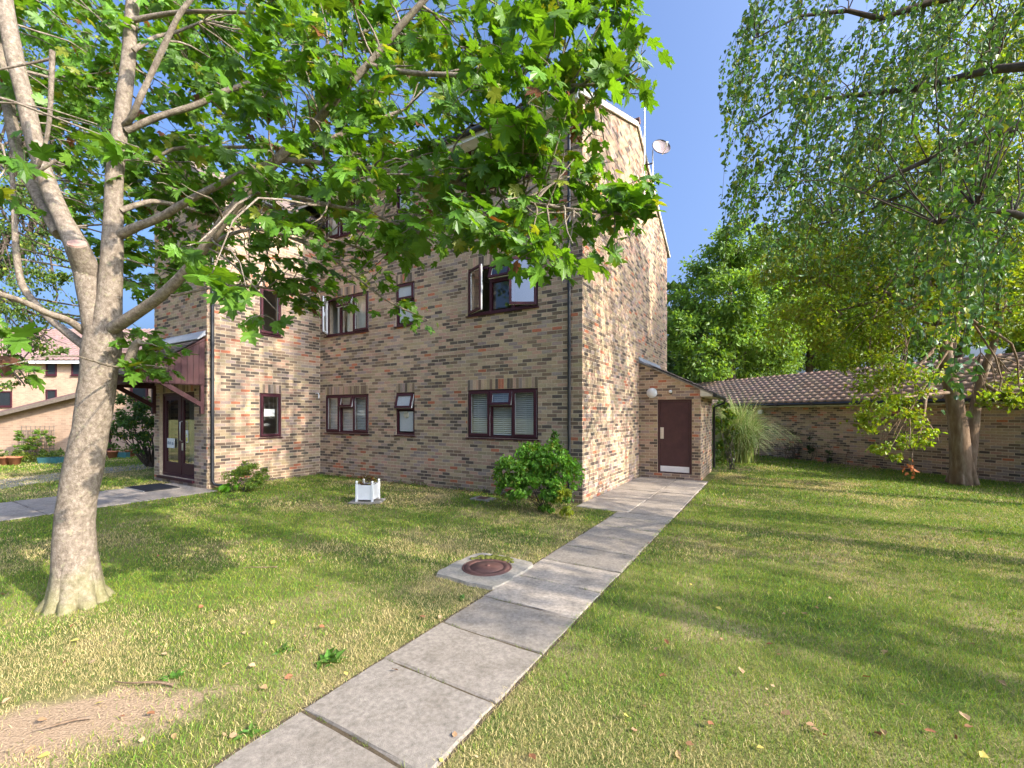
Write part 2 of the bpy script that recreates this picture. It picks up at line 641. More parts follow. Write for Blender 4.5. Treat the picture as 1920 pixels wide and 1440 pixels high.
def slab_obj(parent, u0, u1, v0, v1, top, thick=.05, c=None, name='slab', jit=.007):
    """one paving slab with eased, slightly chipped edges"""
    cu, cv = (u0 + u1) / 2, (v0 + v1) / 2
    hu, hv = (u1 - u0) / 2, (v1 - v0) / 2
    e = .012
    def ring(d, z):
        pts = []
        n = 5
        for (a0, b0), (a1, b1) in (((-1, -1), (1, -1)), ((1, -1), (1, 1)), ((1, 1), (-1, 1)), ((-1, 1), (-1, -1))):
            for k in range(n):
                t = k / n
                a, b = a0 + (a1 - a0) * t, b0 + (b1 - b0) * t
                j = rng.uniform(-jit, jit)
                pts.append((a * (hu - d) + j, b * (hv - d) + j, z))
        return pts
    r0, r1, r2 = ring(0, -thick), ring(0, -e), ring(e, 0)
    n = len(r0)
    V = r0 + r1 + r2 + [(0, 0, 0)]
    fs = []
    for k in range(n):
        q = (k + 1) % n
        fs += [(k, q, n + q, n + k), (n + k, n + q, 2 * n + q, 2 * n + k), (2 * n + k, 2 * n + q, 3 * n)]
    me = bpy.data.meshes.new(name)
    me.from_pydata(V, [], fs)
    me.materials.append(M['slab'])
    c = c or random.choice(slab_cols)
    k = random.uniform(.9, 1.1)
    a = me.color_attributes.new('col', 'FLOAT_COLOR', 'POINT')
    a.data.foreach_set('color', np.tile(np.array([c[0] * k, c[1] * k, c[2] * k, 1], np.float32), len(V)))
    o = link(bpy.data.objects.new(name, me), parent)
    o.location = B(cu, cv, top)
    o.rotation_euler = (rng.uniform(-.004, .004), rng.uniform(-.004, .004), -TH + rng.uniform(-.004, .004))
    return o


def bed(name, u0, u1, v0, v1, z=.008):
    m_ = MB()
    m_.add([B(u0, v0, z), B(u1, v0, z), B(u1, v1, z), B(u0, v1, z)], [(0, 1, 2, 3)])
    return tag(m_.obj(name, M['soil']), kind='structure')


path = bed('path', .78, 1.75, -10.2, -.36)
v = -9.95
while v < -.9:
    slab_obj(path, .80, 1.73, v + .006, v + .612 - .006, .018 + rng.uniform(-.004, .004))
    v += .612
    if v + .612 > -.36:
        break
slab_obj(path, .80, 1.73, v + .006, -.37, .018)
apron = bed('side_pavement', .012, 1.75, -.355, 4.12, .010)
for (a, b) in ((-.35, .78), (.79, 1.93), (1.94, 3.04), (3.05, 4.115)):
    slab_obj(apron, .015, .985, a, b, .022 + rng.uniform(-.003, .003), c=(.315, .27, .22))
    slab_obj(apron, .992, 1.73, a, b, .022 + rng.uniform(-.003, .003), c=(.315, .27, .22))
entry = bed('entrance_pavement', -9.55, -7.38, -9.6, -2.92, .010)
v = -9.55
while v < -3:
    for a, b in ((-9.53, -8.45), (-8.44, -7.40)):
        slab_obj(entry, a, b, v, min(v + 1.32, -2.93), .022 + rng.uniform(-.003, .003), c=(.28, .245, .21))
    v += 1.33
mb = MB()
pp = [gnd(300, 868), gnd(180, 879), gnd(0, 900), gnd(-60, 906), gnd(-60, 925), gnd(0, 918), gnd(180, 890), gnd(300, 877)]
mb.add([(p.x, p.y, .012) for p in pp], [(0, 1, 6, 7), (1, 2, 5, 6), (2, 3, 4, 5)])
tag(mb.obj('rear_path', M['concrete']), kind='structure')
# ------------------------------------------------------------------ brickwork
PAL = {'tan': (.48, .335, .23), 'buff': (.45, .335, .205), 'pink': (.49, .30, .21), 'dark': (.14, .107, .084),
       'umber': (.245, .17, .115), 'red': (.48, .175, .095), 'grey': (.35, .265, .22)}
PN = ['tan', 'buff', 'pink', 'dark', 'umber', 'red', 'grey']


def brick_color(a, z, seed, dark=1.0):
    n = float(vnoise(a, z * 2, .9, seed))
    r = random.random()
    pd = (.04 + .20 * n) * dark
    if r < pd: k = 'dark'
    elif r < pd + .17 * dark: k = 'umber'
    elif r < pd + .17 * dark + .032: k = 'red'
    elif r < pd + .17 * dark + .15: k = 'grey'
    else: k = random.choice(['tan', 'tan', 'buff', 'buff', 'pink'])
    j = random.uniform(.84, 1.12) * (.86 + .28 * float(vnoise(a + 31, z, 1.6, seed + 20)))
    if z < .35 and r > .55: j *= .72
    c = PAL[k]
    return tuple(min(1, x * j * random.uniform(.96, 1.04)) for x in c)


def layout_bricks(L, ztop, openings=(), soldiers=(), shift=0.0, seed=0, dark=1.0, z0=0.0):
    """bricks of a wall as (a0, a1, z0, z1, colour); ztop(a) is the height of the wall"""
    out = []
    zmax = max(ztop(a) for a in np.linspace(0, L, 60))
    blocks = list(openings) + [(a, b, z, z + .225) for a, b, z in soldiers]
    row = 0
    z = z0
    while z < zmax:
        za, zb = z + .0065, z + .0685
        free = [(0.0, L)]
        for (a0, a1, b0, b1) in blocks:
            if b0 < zb - .01 and b1 > za + .01:
                nf = []
                for s, e in free:
                    if a1 <= s or a0 >= e:
                        nf.append((s, e))
                    else:
                        if a0 > s: nf.append((s, a0))
                        if a1 < e: nf.append((a1, e))
                free = nf
        off = shift + (.1125 if row % 2 else 0)
        for s, e in free:
            k = math.floor((s - off) / .225)
            while True:
                x0 = off + k * .225 + .0065
                x1 = x0 + .212
                k += 1
                if x0 >= e: break
                c0, c1 = max(x0, s + (.0 if s == 0 else .004)), min(x1, e - (.0 if e == L else .004))
                if c1 - c0 < .03: continue
                if zb > ztop((c0 + c1) / 2) + .004: continue
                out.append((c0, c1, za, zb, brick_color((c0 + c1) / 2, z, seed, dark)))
        z += .075
        row += 1
    for a, b, zs in soldiers:
        n = round((b - a) / .075)
        wd = (b - a) / n
        for k in range(n):
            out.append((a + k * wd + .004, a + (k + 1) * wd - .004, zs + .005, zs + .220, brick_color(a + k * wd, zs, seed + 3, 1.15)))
    return out


# twenty-four shared brick meshes
BM = []
for k in range(36):
    c = brick_color(k * 1.3, k * .7, 5)
    e = .003   # eased front edges
    V = [(0, .003, 0), (.212, .003, 0), (.212, .026, 0), (0, .026, 0), (0, .003, .062), (.212, .003, .062), (.212, .026, .062), (0, .026, .062),
         (e, 0, e), (.212 - e, 0, e), (.212 - e, 0, .062 - e), (e, 0, .062 - e)]
    F_ = [(8, 9, 10, 11), (0, 1, 9, 8), (1, 5, 10, 9), (5, 4, 11, 10), (4, 0, 8, 11), (1, 2, 6, 5), (2, 3, 7, 6), (3, 0, 4, 7), (4, 5, 6, 7), (3, 2, 1, 0)]
    BM.append((np.array(c), np_mesh('brick', V, F_, np.tile(c, (12, 1)), M['brick'])))


def brick_stuff(name, bricks, O, A, Nn, parent, proud=.0042, frame=None):
    """all bricks of a list as one mesh; O origin, A along, Nn outward (in the parent's space)"""
    n = len(bricks)
    if n == 0:
        return
    A, Nn, O = np.array(A, float), np.array(Nn, float), np.array(O, float)
    a0, a1, z0, z1 = [np.array([b[i] for b in bricks]) for i in range(4)]
    d = proud + rng.uniform(-.002, .002, n)
    V = np.zeros((n, 8, 3))
    for i, (aa, zz, front) in enumerate(((a0, z0, 0), (a1, z0, 0), (a1, z1, 0), (a0, z1, 0), (a0, z0, 1), (a1, z0, 1), (a1, z1, 1), (a0, z1, 1))):
        dep = d if front else np.full(n, -.015)
        V[:, i] = O + A * aa[:, None] + Nn * dep[:, None]
        V[:, i, 2] += zz
    F0 = np.array([(4, 5, 6, 7), (0, 4, 7, 3), (5, 1, 2, 6), (7, 6, 2, 3), (0, 1, 5, 4)])
    Fc = (F0[None] + (np.arange(n) * 8)[:, None, None]).reshape(-1, 4)
    C = np.repeat(np.array([b[4] for b in bricks]), 8, axis=0)
    o = np_obj(name, V.reshape(-1, 3), Fc, C, M['brick'], parent)
    o['kind'] = 'stuff'
    return o


def brick_parts(bricks, O, A, rz, parent, proud=.0042):
    for (a0, a1, z0, z1, c) in bricks:
        k = int(np.argmin([np.abs(m[0] - np.array(c)).sum() + random.random() * .02 for m in BM]))
        o = bpy.data.objects.new('brick', BM[k][1])
        d = proud + random.uniform(-.002, .002)
        Av = Vector(A)
        nrm = Vector((math.sin(rz), -math.cos(rz), 0))
        o.location = Vector(O) + Av * a0 + nrm * d + Vector((0, 0, z0))
        o.rotation_euler = (0, 0, rz)
        link(o, parent)


def wall_cells(mbk, O, A, Nn, L, H, openings, thick=.25, z0=0.0):
    """mortar-coloured wall body with its openings, cut into boxes"""
    xs = sorted({0.0, L, *[o[0] for o in openings], *[o[1] for o in openings]})
    zs = sorted({z0, H, *[o[2] for o in openings], *[o[3] for o in openings]})
    xs = [x for x in xs if 0 <= x <= L]
    zs = [z for z in zs if z0 <= z <= H]
    A, Nn, O = Vector(A), Vector(Nn), Vector(O)
    for i in range(len(xs) - 1):
        for j in range(len(zs) - 1):
            xm, zm = (xs[i] + xs[i + 1]) / 2, (zs[j] + zs[j + 1]) / 2
            if any(o[0] < xm < o[1] and o[2] < zm < o[3] for o in openings):
                continue
            pl = [O + A * xs[i] + Vector((0, 0, zs[j])), O + A * xs[i + 1] + Vector((0, 0, zs[j])),
                  O + A * xs[i + 1] + Vector((0, 0, zs[j + 1])), O + A * xs[i] + Vector((0, 0, zs[j + 1]))]
            mbk.prism(pl, -Nn * thick)


def near_split(bricks, O, A, Mw, nmax, inview=True):
    """the nmax full bricks that show largest, and the rest"""
    sc = []
    for i, b in enumerate(bricks):
        if abs((b[1] - b[0]) - .212) > .002 or abs((b[3] - b[2]) - .062) > .002:
            continue
        p = Mw @ (Vector(O) + Vector(A) * ((b[0] + b[1]) / 2) + Vector((0, 0, b[2])))
        x, y = 960 + FPX * p.x / p.y, HOR - FPX * (p.z - CAMH) / p.y
        if not (0 < x < 1920 and 0 < y < 1440):
            continue
        sc.append((p.y, i))
    sc.sort()
    return sc


# ================================================================== the apartment building
MBLD = Matrix.Translation((CX, CY, 0)) @ Matrix.Rotation(-TH, 4, 'Z')
bld = empty('apartment_building', (CX, CY, 0), -TH)
tag(bld, 'three storey multicoloured brick apartment block with burgundy windows and projecting stair tower', 'building')
EAVE, RIDGE, DEPTH = 7.70, 9.42, 7.75
W1, W2, W3 = (-7.71, -5.94), (-4.95, -4.32), (-2.72, -.95)
ZS = ((1.2, 2.25), (3.9, 4.95), (6.6, 7.65))
UL = -7.95


def gable(a):
    return EAVE + .02 + (RIDGE - EAVE) * (a + .3) / (DEPTH / 2 + .3) if a < DEPTH / 2 else RIDGE - (RIDGE - 7.30) * (a - DEPTH / 2) / (DEPTH / 2)


op_front = [(a - UL, b - UL, z0, z1) for a, b in (W1, W2, W3) for z0, z1 in ZS]
sol_front = [(a - UL, b - UL, 2.25) for a, b in (W1, W2, W3)] + [(a - UL, b - UL, 4.95) for a, b in (W1, W2, W3)]
mb = MB()
wall_cells(mb, (UL, 0, 0), (1, 0, 0), (0, -1, 0), -UL, EAVE, op_front)
front = mb.obj('wall', M['mortar'], bld)
tag(front, 'shaded front wall of mixed tan and dark brick')
bf = layout_bricks(-UL + .007, lambda a: EAVE - .02, op_front, sol_front, shift=.0, seed=1)
mb = MB()
prof = [(0, .25, 0), (0, DEPTH, 0), (0, DEPTH, 7.28), (0, DEPTH / 2, RIDGE - .02), (0, .25, gable(.25) - .02)]
mb.prism(prof, (-.25, 0, 0))
side = mb.obj('wall', M['mortar'], bld)
tag(side, 'tall gable end wall dappled with tree shade')
bs = layout_bricks(DEPTH, lambda a: gable(a) - .03, (), (), shift=.1125, seed=2, dark=.85)
pick = [('f', *t) for t in near_split(bf, (UL, 0, 0), (1, 0, 0), MBLD, 0)] + [('s', *t) for t in near_split(bs, (0, 0, 0), (0, 1, 0), MBLD, 0)]
pick.sort(key=lambda t: t[1])
pick = pick[:300]
pf, ps = {t[2] for t in pick if t[0] == 'f'}, {t[2] for t in pick if t[0] == 's'}
brick_parts([bf[i] for i in sorted(pf)], (UL, 0, 0), (1, 0, 0), 0, front)
brick_parts([bs[i] for i in sorted(ps)], (0, 0, 0), (0, 1, 0), R(90), side)
brick_stuff('bricks', [b for i, b in enumerate(bf) if i not in pf], (UL, 0, 0), (1, 0, 0), (0, -1, 0), front)
brick_stuff('bricks', [b for i, b in enumerate(bs) if i not in ps], (0, 0, 0), (0, 1, 0), (1, 0, 0), side)

# stair tower
TD, TW, TE = 2.90, 2.76, 7.0            # how far it stands forward, its width, its eave
op_t = [(TD - 1.71, TD - 1.146, 1.125, 2.25), (TD - 1.71, TD - 1.146, 3.75, 4.95)]
DOOR0, DOOR1 = .30, 2.17                # along the tower's front from its left corner
op_d = [(DOOR0, DOOR1, .15, 2.25)]
mb = MB()
wall_cells(mb, (UL, -TD, 0), (0, 1, 0), (1, 0, 0), TD, TE, op_t)
tside = mb.obj('wall', M['mortar'], bld)
tag(tside, 'sunlit return wall of the stair tower')
brick_stuff('bricks', layout_bricks(TD - .006, lambda a: TE, op_t, [(op_t[0][0], op_t[0][1], 2.25), (op_t[0][0], op_t[0][1], 4.95)], shift=.06, seed=3, dark=1.2),
            (UL, -TD, 0), (0, 1, 0), (1, 0, 0), tside)
mb = MB()
wall_cells(mb, (UL - TW, -TD, 0), (1, 0, 0), (0, -1, 0), TW - .25, TE, op_d)
mb.prism([(UL - .25, -TD + .001, 0), (UL - .001, -TD + .001, 0), (UL - .001, -TD + .001, TE), (UL - .25, -TD + .001, TE)], (0, .02, 0))
mb.prism([(UL - TW, -TD, TE), (UL, -TD, TE), (UL - TW / 2, -TD, TE + .95)], (0, .2, 0))
tfront = mb.obj('wall', M['mortar'], bld)
tag(tfront, 'entrance wall of the stair tower behind the porch')
brick_stuff('bricks', layout_bricks(TW + .007, lambda a: TE + .9 * (1 - abs(a - TW / 2) / (TW / 2)), op_d, [(DOOR0, DOOR1, 2.25)], shift=.03, seed=4),
            (UL - TW, -TD, 0), (1, 0, 0), (0, -1, 0), tfront)
mb = MB()
mb.box(UL - TW, UL - TW + .2, -TD + .25, 0, 0, TE)
mb.box(UL - TW, UL - TW + .2, 0, DEPTH, 0, EAVE)
mb.box(UL - TW + .2, -.25, DEPTH - .25, DEPTH, 0, 7.25)
mb.prism([(UL - TW + .1, .0, EAVE), (UL - TW + .1, DEPTH, 7.28), (UL - TW + .1, DEPTH / 2, RIDGE - .03)], (.1, 0, 0))
mb.obj('rear_wall', M['plain_brick'], bld)

# rooms behind the windows
mb = MB()
for z in (-.02, 2.56, 5.25):
    mb.box(UL + .02, -.26, .26, 4.2, z + .04, z + .14)
mb.box(UL + .02, -.26, 4.2, 4.3, .05, 7.5)
for x in (UL + .05, -5.45, -3.6, -.36):
    mb.box(x - .05, x + .05, .26, 4.2, .05, 7.5)
mb.obj('interior', M['room'], bld)
mb = MB()
for k in range(12):                        # stairs seen through the tower windows
    mb.box(UL - 1.5, UL - .5, -2.5 + k * .19, -2.3 + k * .19, .25 + k * .19, .32 + k * .19)
mb.box(UL - 1.56, UL - 1.5, -2.6, -.1, .1, 6.5)
mb.obj('staircase', M['room'], bld)
mb = MB()
for k in range(9):
    y = -1.95 + k * .12
    mb.tube([(UL - .42, y, .4 + (y + 2.5)), (UL - .42, y, 1.5 + (y + 2.5))], .011, 6)
mb.tube([(UL - .42, -2.3, 1.75), (UL - .42, -.7, 3.35)], .02, 6)
mb.obj('stair_railing', M['white'], bld)


# ---- windows
def sash_mesh(mo, mi, w_, h_, fw=.052, t=.03, sx=1, sz=1):
    """a sash frame from its hinge corner: burgundy outside, white inside"""
    X = (0, w_) if sx > 0 else (-w_, 0)
    Z = (0, h_) if sz > 0 else (-h_, 0)
    for m_, y0, y1 in ((mo, -t, 0), (mi, .0005, t)):
        m_.box(X[0], X[1], y0, y1, Z[0], Z[0] + fw)
        m_.box(X[0], X[1], y0, y1, Z[1] - fw, Z[1])
        m_.box(X[0], X[0] + fw, y0, y1, Z[0] + fw, Z[1] - fw)
        m_.box(X[1] - fw, X[1], y0, y1, Z[0] + fw, Z[1] - fw)
    return (X[0] + fw, X[1] - fw, Z[0] + fw, Z[1] - fw)


def window(parent, loc, rz, W, H, cells, blind=None, curtain=None, sill=True, frost=False, note=None, bright=False):
    """window > sash, pane, sill, blind; cells: (x0,x1,z0,z1,kind,angle) in window space, outside is -y"""
    f = MB()
    fw, yd0, yd1 = .055, .02, .09
    f.box(0, W, yd0, yd1, 0, fw)
    f.box(0, W, yd0, yd1, H - fw, H)
    f.box(0, fw, yd0, yd1, fw, H - fw)
    f.box(W - fw, W, yd0, yd1, fw, H - fw)
    xs = sorted({c[0] for c in cells} | {c[1] for c in cells})
    for x in xs:
        if .1 < x < W - .1:
            f.box(x - .03, x + .03, yd0 + .001, yd1 - .001, fw, H - fw)
    for c in cells:
        if c[3] < H - .1:
            f.box(c[0] + .031, c[1] - .031, yd0 + .002, yd1 - .002, c[3] - .03, c[3] + .03)
    wo = f.obj('window', M['frame'], parent)
    wo.location = loc
    wo.rotation_euler = (0, 0, rz)
    if note: wo['label'] = note
    gm = M['frost'] if frost else M['glass']
    for (x0, x1, z0, z1, kind, ang) in cells:
        a0, a1 = x0 + .012, x1 - .012
        b0, b1 = z0 + .012, z1 - .012
        if kind == 'fixed':
            s = MB()
            q = .048
            s.box(a0 + q, a1 - q, .050, .056, b0 + q, b1 - q)
            s.obj('pane', gm, wo)
            continue
        mo, mi = MB(), MB()
        ww, hh = a1 - a0, b1 - b0
        if kind == 'left':
            r_ = sash_mesh(mo, mi, ww, hh)
            lo, ro = (a0, .012, b0), (0, 0, -R(ang))
        elif kind == 'right':
            r_ = sash_mesh(mo, mi, ww, hh, sx=-1)
            lo, ro = (a1, .012, b0), (0, 0, R(ang))
        else:
            r_ = sash_mesh(mo, mi, ww, hh, sz=-1)
            lo, ro = (a0, .012, b1), (-R(ang), 0, 0)
        g = MB()
        g.box(r_[0] - .004, r_[1] + .004, -.006, .003, r_[2] - .004, r_[3] + .004)
        for nm, m_, mt in (('sash', mo, 'frame'), ('sash_inner', mi, 'white')):
            o = m_.obj(nm, M[mt], wo)
            o.location, o.rotation_euler = lo, ro
        o = g.obj('pane', M['glass2'] if bright and kind == 'right' else gm, wo)
        o.location, o.rotation_euler = lo, ro
        if kind in ('left', 'right'):
            h = MB()
            xx = ww - .03 if kind == 'left' else -ww + .03
            h.box(xx - .012, xx + .012, .031, .05, hh * .45, hh * .55)
            o = h.obj('handle', M['white'], wo)
            o.location, o.rotation_euler = lo, ro
    if sill:
        s = MB()
        s.prism([(-.03, -.045, -.03), (-.03, -.045, -.008), (-.03, .03, -.001), (-.03, .03, -.03)], (W + .06, 0, 0))
        s.obj('sill', M['frame'], wo)
    if blind:
        b = MB()
        z = H - .09
        while z > .07:
            b.box(.06, W - .06, .115, .145, z, z + .004, Matrix.Translation((0, .13, z)) @ Matrix.Rotation(R(blind), 4, 'X') @ Matrix.Translation((0, -.13, -z)))
            z -= .042
        for x in (.2, W * .5 - .02, W - .2):
            b.box(x, x + .012, .112, .114, .07, H - .06)
        b.obj('blind', M['blind'], wo)
    if curtain:
        for (x0, x1) in curtain:
            n = 28
            vs_, fs_ = [], []
            for k in range(n + 1):
                x = x0 + (x1 - x0) * k / n
                y = .17 + .025 * math.sin(k * 1.7) + .01 * math.sin(k * .6)
                vs_ += [(x, y, .02), (x, y, H + .05)]
            for k in range(n):
                fs_.append((2 * k, 2 * k + 2, 2 * k + 3, 2 * k + 1))
            c = MB()
            c.add(vs_, fs_, True)
            c.obj('curtain', M['curtain'], wo)
    return wo


def triple(W, H, l=('left', 0), v=12, r=('right', 0)):
    a, b = W * .34, W * .655
    return [(.03, a, .03, H - .03, *l), (a, b, .03, H * .66, 'fixed', 0), (a, b, H * .66, H - .03, 'vent', v), (b, W - .03, .03, H - .03, *r)]


H = 1.05
window(front, (W3[0], 0, 1.2), 0, 1.77, H, triple(1.77, H, v=9), blind=48)
window(front, (W1[0], 0, 1.2), 0, 1.77, H, triple(1.77, H, v=11), blind=52)
window(front, (W3[0], 0, 3.9), 0, 1.77, H, triple(1.77, H, ('left', 27), 20, ('right', 32)), curtain=None, bright=True, note='first floor window with both casements flung open')
window(front, (W1[0], 0, 3.9), 0, 1.77, H, triple(1.77, H, ('left', 47), 24, ('right', 0)), curtain=[(.30, .62), (.72, 1.72)], note='first floor window with its left casement open and pale curtain')
window(front, (W3[0], 0, 6.6), 0, 1.77, H, triple(1.77, H, v=0), curtain=[(.05, .4)])
window(front, (W1[0], 0, 6.6), 0, 1.77, H, triple(1.77, H, v=0), curtain=[(.05, .4)])
sm = lambda v_: [(.03, .60, .03, .64, 'fixed', 0), (.03, .60, .64, 1.02, 'vent', v_)]
wb = window(front, (W2[0], 0, 1.2), 0, .63, H, sm(14), frost=True, note='narrow frosted bathroom window with its vent open')
fan = MB()
fan.tube([(.315, .035, .50), (.315, .056, .50)], [.085, .09], 20)
fan.lathe([(0, 0), (.05, .006), (.055, .0)], 20)
fan.v = [p if i < 60 else p for i, p in enumerate(fan.v)]
fan = MB()
fan.tube([(.315, .028, .50), (.315, .050, .50)], [.082, .088], 22)
for k in range(5):
    rr_ = .016 + .013 * k
    fan.tube([(.315 + rr_ * math.cos(t * .3307), .026, .50 + rr_ * math.sin(t * .3307)) for t in range(20)], .003, 5)
fan.obj('extractor_vent', M['cream'], wb)
window(front, (W2[0], 0, 3.9), 0, .63, H, sm(0), frost=True)
window(front, (W2[0], 0, 6.6), 0, .63, H, sm(0), frost=True)
wt = window(tside, (UL, -1.71, 1.125), R(90), .564, 1.125, [(.02, .544, .02, 1.10, 'left', 0)], note='tall stair window with a white notice inside the glass')
n_ = MB()
n_.box(.13, .40, .030, .0305, .53, .72)
n_.obj('paper_notice', M['paper'], wt)
window(tside, (UL, -1.71, 3.75), R(90), .564, 1.2, [(.02, .544, .02, 1.18, 'left', 0)])


# ---- roofs, gutters, pipes of the building
def tiles_flat(n, c=(.16, .115, .10)):
    k = rng.uniform(.88, 1.1, (n, 1))
    return np.clip(np.array(c) * k * rng.uniform(.95, 1.05, (n, 3)), 0, 1)


def tiled_slope(name, O, A, D, L, S, tw, gauge, parent, mat, nparts, Mw, c=(.17, .125, .108), thick=.022, roll=.028):
    """interlocking tiles: A along the eave, D up the slope (unit vectors); the largest ones as parts, the rest joined"""
    A, D, O = Vector(A), Vector(D), Vector(O)
    Nn = A.cross(D).normalized()
    prof = []
    for k in range(9):                      # one roll and one shallow pan across a tile
        t = k / 8
        h = roll * max(0, math.sin(math.pi * t / .5)) if t < .5 else -.25 * roll * math.sin(math.pi * (t - .5) / .5)
        prof.append((t * (tw - .004), h))
    V = []
    for s_, lift in ((0, .020), (gauge + .02, .0)):
        for x, h in prof:
            V.append(A * x + D * s_ + Nn * (h + lift + .01))
    for x, h in prof:
        V.append(A * x + Nn * (h + .020 + .01 - thick))
    F_ = []
    for k in range(8):
        F_ += [(k, k + 1, 9 + k + 1, 9 + k), (18 + k, 18 + k + 1, k + 1, k)]
    V = np.array([tuple(p) for p in V])
    F_ = np.array(F_)
    rows, cols = int(S / gauge + .5), int(L / tw)
    spots = []
    for r_ in range(rows):
        for c_ in range(cols):
            p = O + A * (c_ * tw) + D * (r_ * gauge)
            wp = Mw @ p
            x, y = 960 + FPX * wp.x / max(wp.y, .1), HOR - FPX * (wp.z - CAMH) / max(wp.y, .1)
            vis = wp.y > 1 and -20 < x < 1940 and 0 < y < 1440
            spots.append((0 if vis else 1, wp.y, p))
    spots.sort(key=lambda t: (t[0], t[1]))
    if nparts:
        ms = [np_mesh('tile', V, F_, np.tile(tiles_flat(1, c), (len(V), 1)), mat, True) for _ in range(14)]
        for t in spots[:nparts]:
            o = bpy.data.objects.new('tile', random.choice(ms))
            o.location = t[2] + Nn * random.uniform(-.002, .004)
            o.rotation_euler = (0, 0, random.uniform(-.006, .006))
            link(o, parent)
    rest = spots[nparts:]
    if rest:
        P = np.array([tuple(t[2]) for t in rest])
        VV = (V[None] + P[:, None]).reshape(-1, 3)
        FF = (F_[None] + (np.arange(len(P)) * len(V))[:, None, None]).reshape(-1, 4)
        CC = np.repeat(tiles_flat(len(P), c), len(V), axis=0)
        o = np_obj('tiles', VV, FF, CC, mat, parent, True)
        o['kind'] = 'stuff'


mb = MB()
sl_f = Vector((0, DEPTH / 2 + .35, RIDGE - EAVE)).normalized()
x0, x1 = UL - TW - .1, .06
mb.prism([(x1, -.35, EAVE + .02), (x1, DEPTH / 2, RIDGE + .02), (x1, DEPTH / 2, RIDGE + .10), (x1, -.35, EAVE + .10)], (x0 - x1, 0, 0))
mb.prism([(x1, DEPTH + .3, 7.18), (x1, DEPTH + .3, 7.26), (x1, DEPTH / 2 + .001, RIDGE + .10), (x1, DEPTH / 2 + .001, RIDGE + .02)], (x0 - x1, 0, 0))
roof = mb.obj('roof', M['concrete'], bld)
tiled_slope('t', (x0, -.36, EAVE + .105), (1, 0, 0), sl_f, x1 - x0 + .02, (DEPTH / 2 + .35) / sl_f.y, .30, .33, roof, M['rooftile'], 0, MBLD)
sl_b = Vector((0, -(DEPTH / 2 + .3), RIDGE - 7.2)).normalized()
tiled_slope('t', (x1, DEPTH + .31, 7.265), (-1, 0, 0), sl_b, x1 - x0, (DEPTH / 2 + .3) / -sl_b.y, .30, .33, roof, M['rooftile'], 0, MBLD)
mb = MB()
mb.tube([(x1 + .03, DEPTH / 2, RIDGE + .12), (x0, DEPTH / 2, RIDGE + .12)], .09, 8)
mb.obj('ridge_tiles', M['rust'], roof)
mb = MB()
mb.box(UL + .01, .05, -.34, -.32, EAVE - .15, EAVE + .015)
mb.box(UL + .01, .05, -.32, -.02, EAVE - .14, EAVE - .125)
mb.box(UL - TW - .08, UL + .008, -.34, -.32, EAVE - .15, EAVE + .015)
mb.obj('fascia', M['white'], roof)
mb = MB()
mb.tube([(UL - TW - .1, -.40, EAVE - .02), (.08, -.40, EAVE - .02)], .055, 10)
mb.obj('gutter', M['black'], roof)
mb = MB()
for (a, b) in (((.045, -.3, EAVE + .03), (.045, DEPTH / 2, RIDGE + .03)), ((.045, DEPTH / 2, RIDGE + .03), (.045, DEPTH + .28, 7.2))):
    mb.bar(a, b, .035, .11)
mb.obj('verge', M['cream'], roof)
mb = MB()
mb.prism([(UL - TW - .2, -TD - .2, TE - .05), (UL - TW / 2, -TD - .2, TE + .98), (UL - TW / 2, -TD - .2, TE + 1.06), (UL - TW - .2, -TD - .2, TE + .03)], (0, TD + 2.0, 0))
mb.prism([(UL + .2, -TD - .2, TE - .05), (UL + .2, -TD - .2, TE + .03), (UL - TW / 2 + .001, -TD - .2, TE + 1.06), (UL - TW / 2 + .001, -TD - .2, TE + .98)], (0, TD + 2.0, 0))
troof = mb.obj('tower_roof', M['concrete'], bld)
sl_t = Vector((-(TW / 2 + .2), 0, 1.03)).normalized()
tiled_slope('t', (UL + .22, -TD - .2, TE + .035), (0, 1, 0), sl_t, TD + 1.0, (TW / 2 + .2) / -sl_t.x, .30, .33, troof, M['rooftile'], 0, MBLD)
mb = MB()
mb.tube([(UL + .24, -TD - .2, TE - .03), (UL + .24, -.02, TE - .03)], .05, 10)
mb.obj('gutter', M['black'], troof)


def downpipe(parent, x, y, ztop, zbot, shoe, collars, r=.034, name='downpipe'):
    m_ = MB()
    pts = [(x, y, ztop), (x, y, zbot + .16)]
    s = Vector(shoe)
    if s.length:
        pts += [(x + s.x * .2, y + s.y * .2, zbot + .08), (x + s.x, y + s.y, zbot + .05)]
    m_.tube(pts, r, 14)
    for z in collars:
        m_.tube([(x, y, z - .035), (x, y, z + .035)], r + .007, 14)
        m_.tube([(x, y, z + .02), (x, y, z + .032)], r + .012, 14)
    return m_.obj(name, M['black'], parent)


dp = downpipe(bld, -.24, -.062, EAVE - .1, .02, (0, 0, 0), (1.45, 3.05, 4.2, 5.9))
m_ = MB()
m_.tube([(-.24, -.40, EAVE - .06), (-.24, -.40, EAVE - .14), (-.24, -.10, EAVE - .32), (-.24, -.062, EAVE - .42)], .034, 12)
m_.obj('swan_neck', M['black'], dp)
downpipe(bld, UL + .062, -TD + .09, TE - .1, .02, (.16, .14, 0), (.95, 3.05, 3.3, 5.4))
# overflow pipe beside the reentrant corner
m_ = MB()
m_.tube([(UL, -.14, 2.30), (UL + .10, -.14, 2.30), (UL + .13, -.14, 2.27), (UL + .13, -.14, 2.16)], .014, 8)
m_.obj('overflow_pipe', M['white'], bld)

